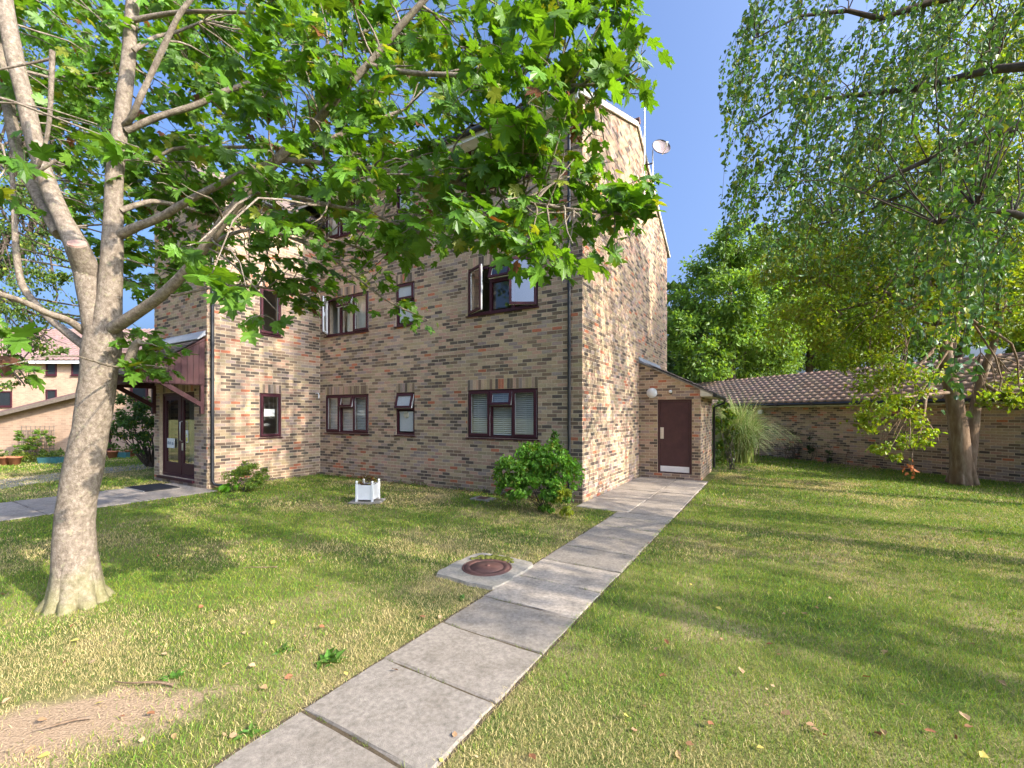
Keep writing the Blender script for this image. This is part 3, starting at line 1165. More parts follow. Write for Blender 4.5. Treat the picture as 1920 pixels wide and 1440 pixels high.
# ---- porch
PX1, PX0, PP = UL - .10, UL - TW + .04, 1.16      # right and left side, projection
py0 = -TD - .006
mb = MB()
for x in (PX0, PX1 - .07):                          # cheek frames: bottom beam
    mb.box(x, x + .07, py0 - PP, py0, 2.37, 2.45)
mb.box(PX0 + .07, PX1 - .07, py0 - PP, py0 - PP + .08, 2.37, 2.48)
mb.prism([(PX0 - .04, py0 - PP - .1, 2.50), (PX0 - .04, py0, 3.42), (PX0 - .04, py0, 3.46), (PX0 - .04, py0 - PP - .1, 2.54)], (PX1 - PX0 + .08, 0, 0))
porch = mb.obj('porch', M['redwood'], bld)
tag(porch, 'lean-to porch canopy with red brown boards and tiled roof')
nb = 10
for xx in (PX1 - .003, PX0 + .003):
    for k in range(nb):
        ya, yb = py0 - PP + k * PP / nb + .003, py0 - PP + (k + 1) * PP / nb - .003
        za, zb = 2.50 + (ya - (py0 - PP - .1)) / (PP + .1) * .92 - .01, 2.50 + (yb - (py0 - PP - .1)) / (PP + .1) * .92 - .01
        m_ = MB()
        d = .022 + random.uniform(-.002, .003)
        s = 1 if xx > -9 else -1
        m_.prism([(xx, ya, 2.385), (xx, yb, 2.385), (xx, yb, zb), (xx, ya, za)], (s * d, 0, 0))
        m_.obj('board', M['redwood'], porch)
nb = 22
for k in range(nb):
    xa, xb = PX0 + .07 + k * (PX1 - PX0 - .14) / nb + .003, PX0 + .07 + (k + 1) * (PX1 - PX0 - .14) / nb - .003
    m_ = MB()
    m_.box(xa, xb, py0 - PP - .022, py0 - PP - .001, 2.385, 2.56)
    m_.obj('board', M['redwood'], porch)
for x in (PX1 - .035, PX0 + .035):
    m_ = MB()
    m_.bar((x, py0 - .04, 1.92), (x, py0 - .80, 2.40), .07, .095)
    m_.obj('brace', M['redwood'], porch)
    m_ = MB()
    m_.box(x - .037, x + .037, py0 - .075, py0, 1.72, 2.37)
    m_.obj('post', M['redwood'], porch)
sl_p = Vector((0, PP + .1, .92)).normalized()
tiled_slope('t', (PX0 - .06, py0 - PP - .14, 2.53), (1, 0, 0), sl_p, PX1 - PX0 + .2, 1.40, .165, .115, porch, M['rooftile'], 204, MBLD, c=(.115, .088, .075), roll=.006, thick=.016)
m_ = MB()
m_.prism([(PX0 - .05, py0 - .16, 3.40), (PX0 - .05, py0 - .005, 3.52), (PX0 - .05, py0 - .005, 3.62), (PX0 - .05, py0 - .02, 3.62), (PX0 - .05, py0 - .17, 3.42)], (PX1 - PX0 + .12, 0, 0))
m_.obj('flashing', M['lead'], porch)
m_ = MB()
m_.lathe([(0, -.06), (.06, -.05), (.09, 0), (.09, .03)], 16, (PX1 - .7, py0 - .45, 2.43))
m_.obj('porch_lamp', M['globe'], porch)

# ---- entrance door
dx0, dx1 = UL - TW + DOOR0, UL - TW + DOOR1
yd = -TD + .07
mb = MB()
mb.box(dx0, dx1, yd, yd + .09, .15, .22)
mb.box(dx0, dx1, yd, yd + .09, 2.17, 2.25)
xm = dx0 + .98
for x in (dx0, xm - .04, dx1 - .08):
    mb.box(x, x + .08, yd + .001, yd + .089, .22, 2.17)
door = mb.obj('entrance_door', M['frame'], bld)
tag(door, 'glazed burgundy entrance door with sidelight')
for (a, b) in ((dx0 + .085, xm - .045), (xm + .045, dx1 - .085)):
    m_ = MB()
    m_.box(a, a + .10, yd + .01, yd + .06, .225, 2.165)
    m_.box(b - .10, b, yd + .01, yd + .06, .225, 2.165)
    m_.box(a + .10, b - .10, yd + .01, yd + .06, .225, .50)
    m_.box(a + .10, b - .10, yd + .01, yd + .06, 2.06, 2.165)
    m_.obj('door_leaf', M['frame'], door)
    m_ = MB()
    m_.box(a + .095, b - .095, yd + .030, yd + .036, .495, 2.065)
    m_.obj('pane', M['glass'], door)
m_ = MB()
m_.tube([(xm + .10, yd + .0, 1.05), (xm + .10, yd - .045, 1.07), (xm + .10, yd - .045, 1.52), (xm + .10, yd, 1.54)], .012, 8)
m_.obj('pull_handle', M['steel'], door)
m_ = MB()
m_.box(xm + .075, xm + .135, yd - .004, yd + .009, .82, 1.00)
m_.obj('lock_plate', M['steel'], door)
sg = MB()
sg.box(dx0 + .27, dx0 + .66, yd - .006, yd + .008, .86, 1.10)
sg = sg.obj('door_sign', M['paper'], door)
tag(sg, 'white name sign with faint grey lettering on the door')
m_ = MB()                                            # the lettering, too faint to read in the photograph
for k, (wd, hh) in enumerate(((.030, .07), (.034, .08), (.030, .06), (.036, .075), (.026, .07))):
    m_.box(dx0 + .295 + k * .042, dx0 + .295 + k * .042 + wd * .8, yd - .008, yd - .0065, .945, .945 + hh)
for k, (wd, hh) in enumerate(((.030, .07), (.030, .075), (.030, .06))):
    m_.box(dx0 + .53 + k * .038, dx0 + .53 + k * .038 + wd * .8, yd - .008, yd - .0065, .935, .935 + hh)
m_.obj('lettering', M['ink'], sg)
st = MB()
st.box(xm + .235, xm + .345, yd + .022, yd + .028, 1.02, 1.32)
st = st.obj('warning_sticker', M['paper'], door)
m_ = MB()
m_.box(xm + .25, xm + .33, yd + .020, yd + .0215, 1.04, 1.15)
m_.add([(xm + .25, yd + .0205, 1.17), (xm + .33, yd + .0205, 1.17), (xm + .29, yd + .0205, 1.25)], [(0, 1, 2)])
m_.obj('print', M['yellow'], st)
mb = MB()
mb.box(dx0 - .02, dx1 + .02, -TD - .06, yd + .05, .09, .149)
mb.obj('doorstep', M['frame'], door)
mb = MB()
mb.box(dx0 + .05, dx1 - .05, -TD + .9, -TD + .95, .02, 2.6)
mb.box(dx0 - .1, dx1 + .3, -TD + .26, -TD + 1.0, .02, .10)
mb.obj('lobby', M['room'], bld)

# ================================================================== outhouse on the gable end
SHV, SHW, SHD = 4.13, 1.545, 2.5
MSH = MBLD @ Matrix.Translation((0, SHV, 0))
shed = empty('brick_outhouse', B(0, SHV), -TH)
tag(shed, 'small lean-to brick outhouse with plain maroon door beside the gable wall', 'outhouse')
zr = lambda a: 3.12 - (3.12 - 2.36) * a / SHW
op = [(.485, 1.345, .15, 2.1)]
mb = MB()
wall_cells(mb, (.012, 0, 0), (1, 0, 0), (0, -1, 0), SHW - .012, 2.3, [(.473, 1.333, .15, 2.1)], .2)
mb.prism([(.012, 0, 2.3), (SHW, 0, 2.3), (SHW, 0, 2.34), (.012, 0, 3.09)], (0, .2, 0))
sf = mb.obj('wall', M['mortar'], shed)
bl = layout_bricks(SHW + .006, lambda a: zr(a) - .01, op, (), shift=.05, seed=6, dark=1.1)
full = {t[1] for t in near_split(bl, (0, 0, 0), (1, 0, 0), MSH, 0)}
brick_parts([b for i, b in enumerate(bl) if i in full and b[0] > .012], (0, 0, 0), (1, 0, 0), 0, sf)
brick_stuff('bricks', [b for i, b in enumerate(bl) if not (i in full and b[0] > .012)], (0, 0, 0), (1, 0, 0), (0, -1, 0), sf)
mb = MB()
mb.box(SHW - .2, SHW, .2, SHD, 0, 2.3)
mb.box(.012, SHW - .2, SHD - .2, SHD, 0, 2.3)
ss = mb.obj('wall', M['mortar'], shed)
brick_stuff('bricks', layout_bricks(SHD, lambda a: 2.3, (), (), shift=.11, seed=8), (SHW, 0, 0), (0, 1, 0), (1, 0, 0), ss)
mb = MB()
mb.box(.485, .545, .03, .10, .15, 2.1)
mb.box(1.285, 1.345, .03, .10, .15, 2.1)
mb.box(.545, 1.285, .03, .10, 2.04, 2.1)
mb.box(.545, 1.285, .03, .10, .15, .18)
dr = mb.obj('door', M['door'], shed)
mb = MB()
mb.box(.549, 1.281, .045, .09, .184, 2.036)
leaf = mb.obj('door_leaf', M['door'], dr)
mb = MB()
mb.box(.553, 1.276, .0405, .0447, .19, .34)
mb.obj('kick_plate', M['white'], dr)
mb = MB()
mb.box(.553, .64, .036, .0447, 1.06, 1.36)
mb.obj('push_plate', M['steel'], dr)
mb = MB()
mb.prism([(.012, -.05, 3.10), (SHW + .33, -.05, zr(SHW + .33) - .02), (SHW + .33, -.05, zr(SHW + .33) + .02), (.012, -.05, 3.14)], (0, SHD + .1, 0))
rf = mb.obj('roof', M['concrete'], shed)
sl_s = Vector((-SHW - .33, 0, 3.12 - zr(SHW + .33))).normalized()
tiled_slope('t', (SHW + .36, -.06, zr(SHW + .33) + .022), (0, 1, 0), sl_s, SHD + .2, 2.05, .165, .20, rf, M['rooftile'], 160, MSH, c=(.15, .11, .09), roll=.008, thick=.02)
mb = MB()
mb.prism([(.002, -.06, 3.12), (.30, -.06, 3.0), (.30, -.06, 3.02), (.04, -.06, 3.17), (.002, -.06, 3.28)], (0, SHD + .1, 0))
mb.obj('flashing', M['lead'], rf)
mb = MB()
mb.prism([(SHW + .002, -.045, 2.17), (SHW + .29, -.045, 2.17), (SHW + .29, -.045, 2.22), (SHW + .002, -.045, 2.36)], (0, .02, 0))
mb.box(SHW + .27, SHW + .29, -.02, SHD + .04, 2.15, 2.21)
mb.box(SHW + .002, SHW + .27, -.02, SHD + .04, 2.155, 2.168)
mb.obj('fascia', M['cream'], rf)
mb = MB()
mb.tube([(SHW + .345, -.07, 2.19), (SHW + .345, SHD + .06, 2.17)], .05, 10)
mb.obj('gutter', M['black'], rf)
mb = MB()
mb.tube([(SHW + .345, SHD - .05, 2.15), (SHW + .345, SHD - .05, 2.05), (SHW + .06, SHD - .05, 1.92), (SHW + .06, SHD - .05, .1)], .034, 12)
mb.obj('downpipe', M['black'], shed)

lamp = empty('wall_lamp', B(.345, SHV - .01, 2.28), -TH)
tag(lamp, 'round white bulkhead lamp on the outhouse wall above the maroon door', 'lamp')
Mr = Matrix.Rotation(R(90), 4, 'X')
def lathe_front(prof, n=24):
    m_ = MB().lathe(prof, n)
    m_.v = [tuple(Mr @ Vector(p)) for p in m_.v]
    return m_
lathe_front([(.135, 0), (.135, .03), (.122, .045), (.118, .04)]).obj('rim', M['white'], lamp)
lathe_front([(.118, .035), (.105, .06), (.06, .078), (0.001, .083)]).obj('diffuser', M['globe'], lamp)
sens = empty('motion_sensor', B(.83, SHV - .01, 2.27), -TH)
tag(sens, 'small white motion sensor right of the round lamp on the outhouse', 'sensor')
lathe_front([(.035, 0), (.035, .02), (.02, .03), (.02, .05)], 12).obj('base', M['black'], sens)
m_ = MB().lathe([(.001, .045), (.035, .035), (.045, 0), (.035, -.03), (.001, -.04)], 14, (0, -.06, .03))
m_.obj('head', M['white'], sens)

# ---- dish and aerial on the gable
dish = empty('satellite_dish', B(.06, 4.75, 9.05), -TH)
tag(dish, 'satellite dish on a pole bracketed to the gable verge against the sky', 'satellite dish')
mb = MB()
mb.tube([(.16, 0, -1.1), (.16, 0, .12)], .022, 8)
mb.obj('pole', M['steel'], dish)
mb = MB()
mb.bar((0, 0, -.25), (.16, 0, -.25), .03, .03)
mb.bar((0, 0, -.9), (.16, 0, -.9), .03, .03)
mb.obj('bracket', M['black'], dish)
dm = Matrix.Translation((.36, .05, .12)) @ Matrix.Rotation(R(35), 4, 'Z') @ Matrix.Rotation(R(72), 4, 'X')
m_ = MB().lathe([(.001, .0), (.10, .012), (.18, .035), (.245, .065), (.255, .07), (.245, .055), (.18, .025), (.001, -.012)], 28)
m_.v = [tuple(dm @ Vector(p)) for p in m_.v]
m_.obj('reflector', pmat('dish_coating', (.30, .24, .24), rough=.6, var=.2, scale=8, tint=(.26, .15, .13), tscale=5), dish)
m_ = MB()
m_.tube([tuple(dm @ Vector((.252 * math.cos(k * .2244), .252 * math.sin(k * .2244), .068))) for k in range(29)], .012, 6)
m_.obj('rim', M['black'], dish)
m_ = MB()
m_.tube([tuple(dm @ Vector((0, -.28, .05))), tuple(dm @ Vector((0, -.26, .34)))], .012, 6)
m_.tube([tuple(dm @ Vector((0, -.26, .30))), tuple(dm @ Vector((0, -.22, .40)))], .03, 8)
m_.obj('feed_arm', M['white'], dish)
aer = empty('tv_aerial', B(.12, 4.2, 8.75), -TH)
tag(aer, 'tall thin mast with a small yagi television aerial above the gable', 'aerial')
mb = MB()
mb.tube([(0, 0, -1.1), (0, 0, 2.0)], .019, 8)
mb.obj('mast', M['steel'], aer)
mb = MB()
mb.tube([(.1, .1, 1.72), (-.75, -.35, 1.78)], .012, 6)
for k in range(9):
    t = k / 8
    c = Vector((.05 - .78 * t, .08 - .41 * t, 1.72 + .055 * t))
    hl = .16 - .05 * t
    mb.tube([c + Vector((-.45 * hl, .9 * hl, 0)), c - Vector((-.45 * hl, .9 * hl, 0))], .006, 5)
for dz in (-.12, -.04, .04, .12):
    mb.tube([(.1, .1, 1.72 + dz), (.22, -.12, 1.72 + dz)], .006, 5)
    mb.tube([(.1, .1, 1.72 + dz), (-.02, .32, 1.72 + dz)], .006, 5)
mb.obj('yagi', M['black'], aer)

# ================================================================== long low building on the right
g0, g1 = gnd(1912, 906), gnd(1437, 855)
GD = Vector((g1.x - g0.x, g1.y - g0.y, 0)).normalized()      # along the wall, away
GN = Vector((-GD.y, GD.x, 0))                                 # outward (towards the lawn)
if GN.x > 0: GN = -GN
GO = g0 - GD * 4.2
GO.z = 0
GL = 20.0
grz = math.atan2(GD.y, GD.x)
# local frame: x along the wall seen from outside (left to right), y inward
gx = -GD
ga = empty('garage_block', (g0 - GD * 4.2 + GD * GL).to_tuple()[:2] + (0,), math.atan2(gx.y, gx.x))
tag(ga, 'long low brick outbuilding with brown pantile roof along the right edge of the lawn', 'outbuilding')
MG = Matrix.Translation(ga.location) @ Matrix.Rotation(ga.rotation_euler.z, 4, 'Z')
GE = 2.10
mb = MB()
mb.box(0, GL, 0, .25, 0, GE)
mb.box(0, .25, .25, 4.4, 0, GE)
mb.box(GL - .25, GL, .25, 4.4, 0, GE)
mb.box(.25, GL - .25, 4.2, 4.4, 0, GE)
gw = mb.obj('wall', M['mortar'], ga)
bg = layout_bricks(GL, lambda a: GE, (), (), shift=.07, seed=9, dark=1.15)
ns = near_split(bg, (0, 0, 0), (1, 0, 0), MG, 0)[:300]
full = {t[1] for t in ns}
brick_parts([b for i, b in enumerate(bg) if i in full], (0, 0, 0), (1, 0, 0), 0, gw)
brick_stuff('bricks', [b for i, b in enumerate(bg) if i not in full], (0, 0, 0), (1, 0, 0), (0, -1, 0), gw)
mb = MB()
mb.prism([(0, -.30, GE - .02), (0, 2.2, 3.28), (0, 4.7, GE - .02), (0, 4.7, GE + .04), (0, 2.2, 3.34), (0, -.30, GE + .04)], (GL, 0, 0))
gr = mb.obj('roof', M['concrete'], ga)
sg_ = Vector((0, 2.5, 1.3)).normalized()
tiled_slope('t', (0, -.33, GE + .04), (1, 0, 0), sg_, GL, 2.80, .30, .255, gr, M['rooftile'], 300, MG, c=(.37, .24, .16), roll=.032, thick=.03)
mb = MB()
for k in range(int(GL / .45)):
    mb.tube([(k * .45, 2.2, 3.36), (k * .45 + .44, 2.2, 3.365)], [.115, .105], 10)
mb.obj('ridge_tiles', M['rust'], gr)
mb = MB()
mb.box(0, GL, -.27, -.25, GE - .12, GE - .02)
mb.box(0, GL, -.25, -.008, GE - .11, GE - .098)
mb.obj('fascia', M['cream'], gr)
mb = MB()
mb.tube([(0, -.335, GE - .02), (GL, -.335, GE - .02)], .055, 10)
for k in range(14):
    mb.box(k * 1.45 + .5, k * 1.45 + .62, -.40, -.27, GE - .08, GE + .02)
mb.obj('gutter', M['black'], gr)
# floodlight on that wall
fl = empty('floodlight', (0, 0, 0))
p = MG.inverted() @ at(1430, 772, 17.9)
fl.location = MG @ Vector((p.x, -.01, 1.80))
fl.rotation_euler = ga.rotation_euler
tag(fl, 'small white floodlight under the eave of the low outbuilding', 'floodlight')
m_ = MB(); m_.box(-.06, .06, -.05, 0, -.05, .05); m_.obj('bracket', M['black'], fl)
m_ = MB(); m_.box(-.10, .10, -.14, -.051, -.08, .09); m_.obj('housing', M['white'], fl)

# ================================================================== far houses on the left
far = empty('terrace_house', (-23, 28, 0))
tag(far, 'two storey orange brick house with brown tiled roof far left behind the maple trunk', 'house')
mb = MB()
mb.box(-14, 6.2, 0, 8, 0, 5.1)
fw = mb.obj('wall', M['far_brick'], far)
mb = MB()
mb.prism([(-14.4, -.4, 5.1), (-14.4, 4, 7.9), (-14.4, 8.4, 5.1)], (21, 0, 0))
M['far_roof'] = pmat('far_roof_tiles', (.20, .125, .115), rough=.9, var=.35, scale=9, stretch=(1, 3, 6), bump=.3, bscale=12)
fr_ = mb.obj('roof', M['far_roof'], far)
tiled_slope('t', (-14.4, -.45, 5.13), (1, 0, 0), Vector((0, 4.4, 2.8)).normalized(), 21, 5.2, .33, .33, fr_, M['rooftile'], 0, Matrix.Translation((-23, 28, 0)), c=(.22, .14, .125), roll=.04)
mb = MB(); mb.box(-14.4, 6.6, -.42, -.38, 4.92, 5.1); mb.obj('fascia', M['white'], fr_)


def far_window(parent, x, y, z, wd, hh):
    m_ = MB()
    m_.box(x, x + wd, y - .05, y, z, z + .08); m_.box(x, x + wd, y - .05, y, z + hh - .08, z + hh)
    m_.box(x, x + .08, y - .05, y, z + .08, z + hh - .08); m_.box(x + wd - .08, x + wd, y - .05, y, z + .08, z + hh - .08)
    if wd > .9:
        m_.box(x + wd / 2 - .03, x + wd / 2 + .03, y - .05, y, z + .08, z + hh - .08)
    m_.box(x - .05, x + wd + .05, y - .09, y - .051, z - .06, z)
    o = m_.obj('window', M['frame'], parent)
    m_ = MB(); m_.box(x + .08, x + wd - .08, y - .02, y - .012, z + .08, z + hh - .08)
    m_.obj('pane', M['darkpane'], o)
    return o


M['darkpane'] = pmat('dark_window_pane', (.03, .035, .04), rough=.08, var=.2, spec=.8)
for px, py, wd, hh in ((97, 690, .68, .95), (97, 742, .68, .8), (148, 690, .9, .95), (15, 690, .9, .95), (10, 748, .9, 1.0)):
    p = at(px, py, 28)
    far_window(fw, p.x + 23 - wd / 2, 0, p.z - hh / 2, wd, hh)
near = empty('lean_to_house', (-19.2, 17.6, 0))
tag(near, 'orange brick lean-to wing with sloping tiled roof behind the flower pots', 'house')
mb = MB()
# gable wall in front, roof rising to the right
mb.prism([(-6, 0, 0), (4.95, 0, 0), (4.95, 0, 4.2), (3.2, 0, 4.2), (3.2, 0, 2.80), (-6, 0, .55)], (0, 5, 0))
nw = mb.obj('wall', M['far_brick'], near)
mb = MB()
mb.prism([(-6.2, -.25, .50), (3.2, -.25, 2.80), (3.2, -.25, 2.93), (-6.2, -.25, .63)], (0, 5.4, 0))
nr = mb.obj('roof', M['far_roof'], near)
mb = MB(); mb.bar((-6.2, -.27, .49), (3.2, -.27, 2.79), .03, .14); mb.obj('bargeboard', M['trellis'], nr)
mb = MB(); mb.prism([(3.1, -.3, 4.2), (5.2, -.3, 4.2), (5.2, 2.5, 5.2), (3.1, 2.5, 5.2)], (0, 0, .1)); mb.obj('upper_roof', M['far_roof'], near)
p = at(262, 728, 17.6)
far_window(nw, p.x + 19.2 - .35, 0, p.z - .45, .7, .9)
mb = MB(); mb.box(2.35, 2.95, -.03, 0, .05, 1.95); mb.obj('side_door', M['frame'], near)

trl = empty('trellis', (0, 0, 0))
tp = at(72, 858, 17.45)
trl.location = (tp.x, tp.y, .12)
tag(trl, 'grey timber garden trellis against the orange brick wall', 'trellis')
for k in range(8):
    m_ = MB(); x = -.65 + k * .186; m_.box(x - .012, x + .012, -.03, -.012, 0, 1.12); m_.obj('slat', M['trellis'], trl)
for k in range(8):
    m_ = MB(); z = .06 + k * .145; m_.box(-.67, .67, -.012, .006, z - .012, z + .012); m_.obj('slat', M['trellis'], trl)

# ================================================================== leaves and trees
def norm(a):
    return a / np.maximum(np.linalg.norm(a, axis=-1, keepdims=True), 1e-9)


def half_mirror(pts):
    r_ = [p for p in pts if p[0] > 1e-6]
    return [p for p in pts] + [(-x, y) for x, y in reversed(r_)]


_h = [(0, 0), (.14, -.05), (.30, -.01), (.47, .05), (.37, .13), (.35, .23), (.47, .27), (.60, .37), (.54, .43), (.66, .62), (.50, .60),
      (.41, .66), (.31, .56), (.20, .52), (.21, .66), (.28, .80), (.15, .80), (0, 1.04)]
MAPLE_O = np.array(half_mirror(_h))


def leaf_template(kind):
    if kind == 'maple':
        O_ = MAPLE_O
        c = np.array([[0, .30]])
        P2 = np.vstack([O_, c])
        z = .16 * np.abs(P2[:, 0]) - .22 * (P2[:, 1] - .3) ** 2 - .25 * P2[:, 0] ** 2
        n = len(O_)
        F_ = [(k, (k + 1) % n, n) for k in range(n)]
        V = np.column_stack([P2, z])
        m = len(V)                           # the stalk
        V = np.vstack([V, [[-.008, 0, 0], [.008, 0, 0], [.008, -.55, .12], [-.008, -.55, .12]]])
        F_ += [(m, m + 1, m + 2), (m, m + 2, m + 3)]
        return V, np.array(F_)
    if kind == 'birch':                      # a pointed, folded small leaf
        V = np.array([(0, 0, 0), (.36, .32, .10), (.20, .72, .04), (0, 1, -.10), (-.20, .72, .04), (-.36, .32, .10)])
        return V, np.array([(0, 1, 2), (0, 2, 3), (0, 3, 4), (0, 4, 5)])
    if kind == 'oval':
        V = np.array([(0, 0, 0), (.26, .4, .07), (0, 1, -.12), (-.26, .4, .07)])
        return V, np.array([(0, 1, 2), (0, 2, 3)])


def leaves_mesh(kind, P, D, Nn, S, C):
    """leaf blades at P, midrib D, normal Nn, length S, colour C -> V, F, col"""
    T, F_ = leaf_template(kind)
    D = norm(D)
    sd = norm(np.cross(D, Nn))
    Nn = np.cross(sd, D)
    n, k = len(P), len(T)
    bend = rng.uniform(.5, 1.8, (n, 1, 1))
    V = P[:, None] + S[:, None, None] * (T[None, :, 0:1] * sd[:, None] + T[None, :, 1:2] * D[:, None] + T[None, :, 2:3] * bend * Nn[:, None])
    FF = (F_[None] + (np.arange(n) * k)[:, None, None]).reshape(-1, 3)
    return V.reshape(-1, 3), FF, np.repeat(C, k, axis=0)


def green(n, base, spread=.25, yellow=.0, ycol=(.22, .25, .03), brown=0.0):
    c = np.array(base)[None] * rng.uniform(1 - spread, 1 + spread, (n, 1)) * rng.uniform(.93, 1.07, (n, 3))
    m = rng.random(n) < yellow
    c[m] = np.array(ycol) * rng.uniform(.7, 1.2, (m.sum(), 1))
    m = rng.random(n) < brown
    c[m] = np.array((.16, .06, .025)) * rng.uniform(.7, 1.3, (m.sum(), 1))
    return c


def rnd_dirs(n):
    return norm(rng.normal(size=(n, 3)))


def clump_leaves(clumps, n_total, kind, size, base, up=.5, shell=.55, yellow=.0, brown=0.0, droop=.3, spread=.3):
    """leaves through ellipsoid clumps (centre, radii); each clump breaks into smaller tufts, so the outline is uneven"""
    vol = np.array([r[0] * r[1] * r[2] for c, r in clumps]) ** (2 / 3)
    cnt = np.maximum(8, (n_total * vol / vol.sum()).astype(int))
    Ps, Cs, Out = [], [], []
    for (c, r), n in zip(clumps, cnt):
        c, r = np.array(c, float), np.array(r, float)
        nt = max(6, n // 55)
        td = rnd_dirs(nt)
        tr = rng.random(nt) ** (1 / 3) * (1 - shell) + shell
        tr = tr * rng.uniform(.72, 1.12, nt)
        tc = c + td * r * tr[:, None]
        w_ = rng.uniform(.4, 1.6, nt)
        idx = rng.choice(nt, n, p=w_ / w_.sum())
        ts = r.mean() * rng.uniform(.10, .24, nt)
        P = tc[idx] + rng.normal(size=(n, 3)) * ts[idx][:, None] * np.array([1, 1, .65])
        Ps.append(P)
        Out.append(norm(P - c))
        tone = rng.uniform(.75, 1.25, nt)[idx][:, None]
        Cs.append(green(n, base, spread, yellow, brown=brown) * tone)
    P, C, O_ = np.vstack(Ps), np.vstack(Cs), np.vstack(Out)
    n = len(P)
    D = norm(O_ * .5 + rnd_dirs(n) * .8 + np.array([0, 0, -droop]))
    Nn = norm(rnd_dirs(n) * .9 + O_ * .4 + np.array([0, 0, up]))
    S = size * rng.uniform(.65, 1.25, n)
    return leaves_mesh(kind, P, D, Nn, S, C)


def curve(a, b, sag=0.0, n=6, wob=.05):
    a, b = Vector(a), Vector(b)
    L_ = (b - a).length
    o1, o2 = [Vector(rng.normal(size=3)) * wob * L_ for _ in range(2)]
    p = []
    for k in range(n):
        t = k / (n - 1)
        q = a.lerp(b, t) + (o1 * math.sin(math.pi * t) + o2 * math.sin(2 * math.pi * t) * .5)
        q.z -= sag * L_ * 4 * t * (1 - t)
        p.append(q)
    return p


def taper(a, b, n):
    return [a + (b - a) * k / (n - 1) for k in range(n)]


def tree(name, label, base, trunk, tr, clumps, nleaf, kind, size, col, bark, leafm=None, group=None, limbs=True, cat='tree', **kw):
    t = empty(name, (base[0], base[1], 0))
    tag(t, label, cat, group)
    off = np.array([base[0], base[1], 0])
    m_ = MB()
    tp = [Vector(p) - Vector(off) for p in trunk]
    m_.tube(tp, tr, 12)
    top = tp[-1]
    if limbs:
        for c, r in clumps:
            c = Vector(c) - Vector(off)
            k = int(rng.integers(max(1, len(tp) // 2), len(tp)))
            d0 = tr[k] * .55
            m_.tube(curve(tp[k], c, -.06, 7, .06), taper(d0, .012, 7), 6)
            for _ in range(5):
                e = c + Vector(rnd_dirs(1)[0] * np.array(r) * .85)
                m_.tube(curve(tp[k].lerp(c, .7), e, -.03, 5, .06), taper(max(.012, d0 * .35), .004, 5), 5)
    m_.obj('trunk', bark, t)
    V, F_, C = clump_leaves(clumps, nleaf, kind, size, col, **kw)
    np_obj('crown', V - off, F_, C, leafm or M['leaf'], t)
    return t


# ---- the maple in the left foreground
MY = CAMH * FPX / (1132 - HOR)
mroot = gnd(143, 1132)
maple = empty('maple_tree', (mroot.x, mroot.y, 0))
tag(maple, 'grey barked maple with sawn off limb stub and broad green leaves, left foreground', 'tree')
OFFM = Vector((mroot.x, mroot.y, 0))
tm = MB()
BR = []       # sample points on the branches, for the twigs


def limb(pts, w0, w1, n=10, sub=4):
    """branch through photograph points (px, py, distance); widths in photograph pixels"""
    q = [at(*p) for p in pts]
    # catmull-rom
    P = []
    for i in range(len(q) - 1):
        p0, p1, p2, p3 = q[max(i - 1, 0)], q[i], q[i + 1], q[min(i + 2, len(q) - 1)]
        for k in range(sub):
            t = k / sub
            P.append(.5 * ((2 * p1) + (p2 - p0) * t + (2 * p0 - 5 * p1 + 4 * p2 - p3) * t * t + (-p0 + 3 * p1 - 3 * p2 + p3) * t ** 3))
    P.append(q[-1])
    if hasattr(w0, '__len__'):
        rad = np.interp(np.linspace(0, len(q) - 1, len(P)), range(len(q)), [w * p[2] / FPX / 2 for w, p in zip(w0, pts)])
    else:
        rad = [(w0 + (w1 - w0) * k / (len(P) - 1)) * p.y / FPX / 2 for k, p in enumerate(P)]
    rad = [r_ * .94 / math.sqrt(1 + (p.x / p.y) ** 2) for r_, p in zip(rad, P)]      # off-axis things look wider than they are
    rad = [r_ * (1 + .02 * math.sin(i * .9) + random.uniform(-.018, .018)) for i, r_ in enumerate(rad)]
    tm.tube([p - OFFM for p in P], list(rad), n)
    for p, r_ in zip(P, rad):
        BR.append((p.x, p.y, p.z, r_))
    return P


y = MY
# the trunk with flared foot
limb([(146, 1150, y), (143, 1118, y), (140, 1060, y), (142, 960, y), (160, 860, y), (173, 790, y), (183, 720, y), (189, 665, y), (196, 615, y)],
     [122, 106, 94, 87, 82, 79, 79, 84, 76], None, 22, 4)
limb([(196, 640, y), (205, 560, y), (210, 480, y - .02), (213, 400, y), (215, 330, y), (228, 220, y + .02), (240, 120, y + .05), (246, 40, y + .08), (254, -60, y + .1), (262, -240, y + .2)],
     [66, 56, 47, 42, 38, 34, 31, 29, 27, 20], None, 16)
limb([(186, 650, y), (168, 540, y - .04), (150, 475, y - .06), (118, 410, y + .02), (92, 350, y + .05), (66, 270, y + .08), (48, 190, y + .1), (28, 110, y + .1), (10, 10, y + .12), (-10, -160, y + .2)],
     [56, 58, 56, 44, 42, 41, 40, 42, 40, 30], None, 16)
limb([(112, 440, y + .05), (70, 365, y + .2), (38, 300, y + .3), (18, 210, y + .4), (0, 90, y + .45), (-14, -40, y + .5)], [34, 32, 30, 30, 28, 24], None, 12)
limb([(196, 625, y), (240, 598, y - .1), (300, 556, y - .22), (345, 512, y - .32), (385, 462, y - .4), (430, 400, y - .45), (470, 355, y - .5), (528, 292, y - .55), (585, 238, y - .6), (640, 175, y - .65), (700, 110, y - .7), (752, 48, y - .75), (800, -5, y - .8), (850, -70, y - .85)],
     [34, 30, 26, 23, 22, 22, 22, 20, 18, 16, 14, 13, 12, 10], None, 12)
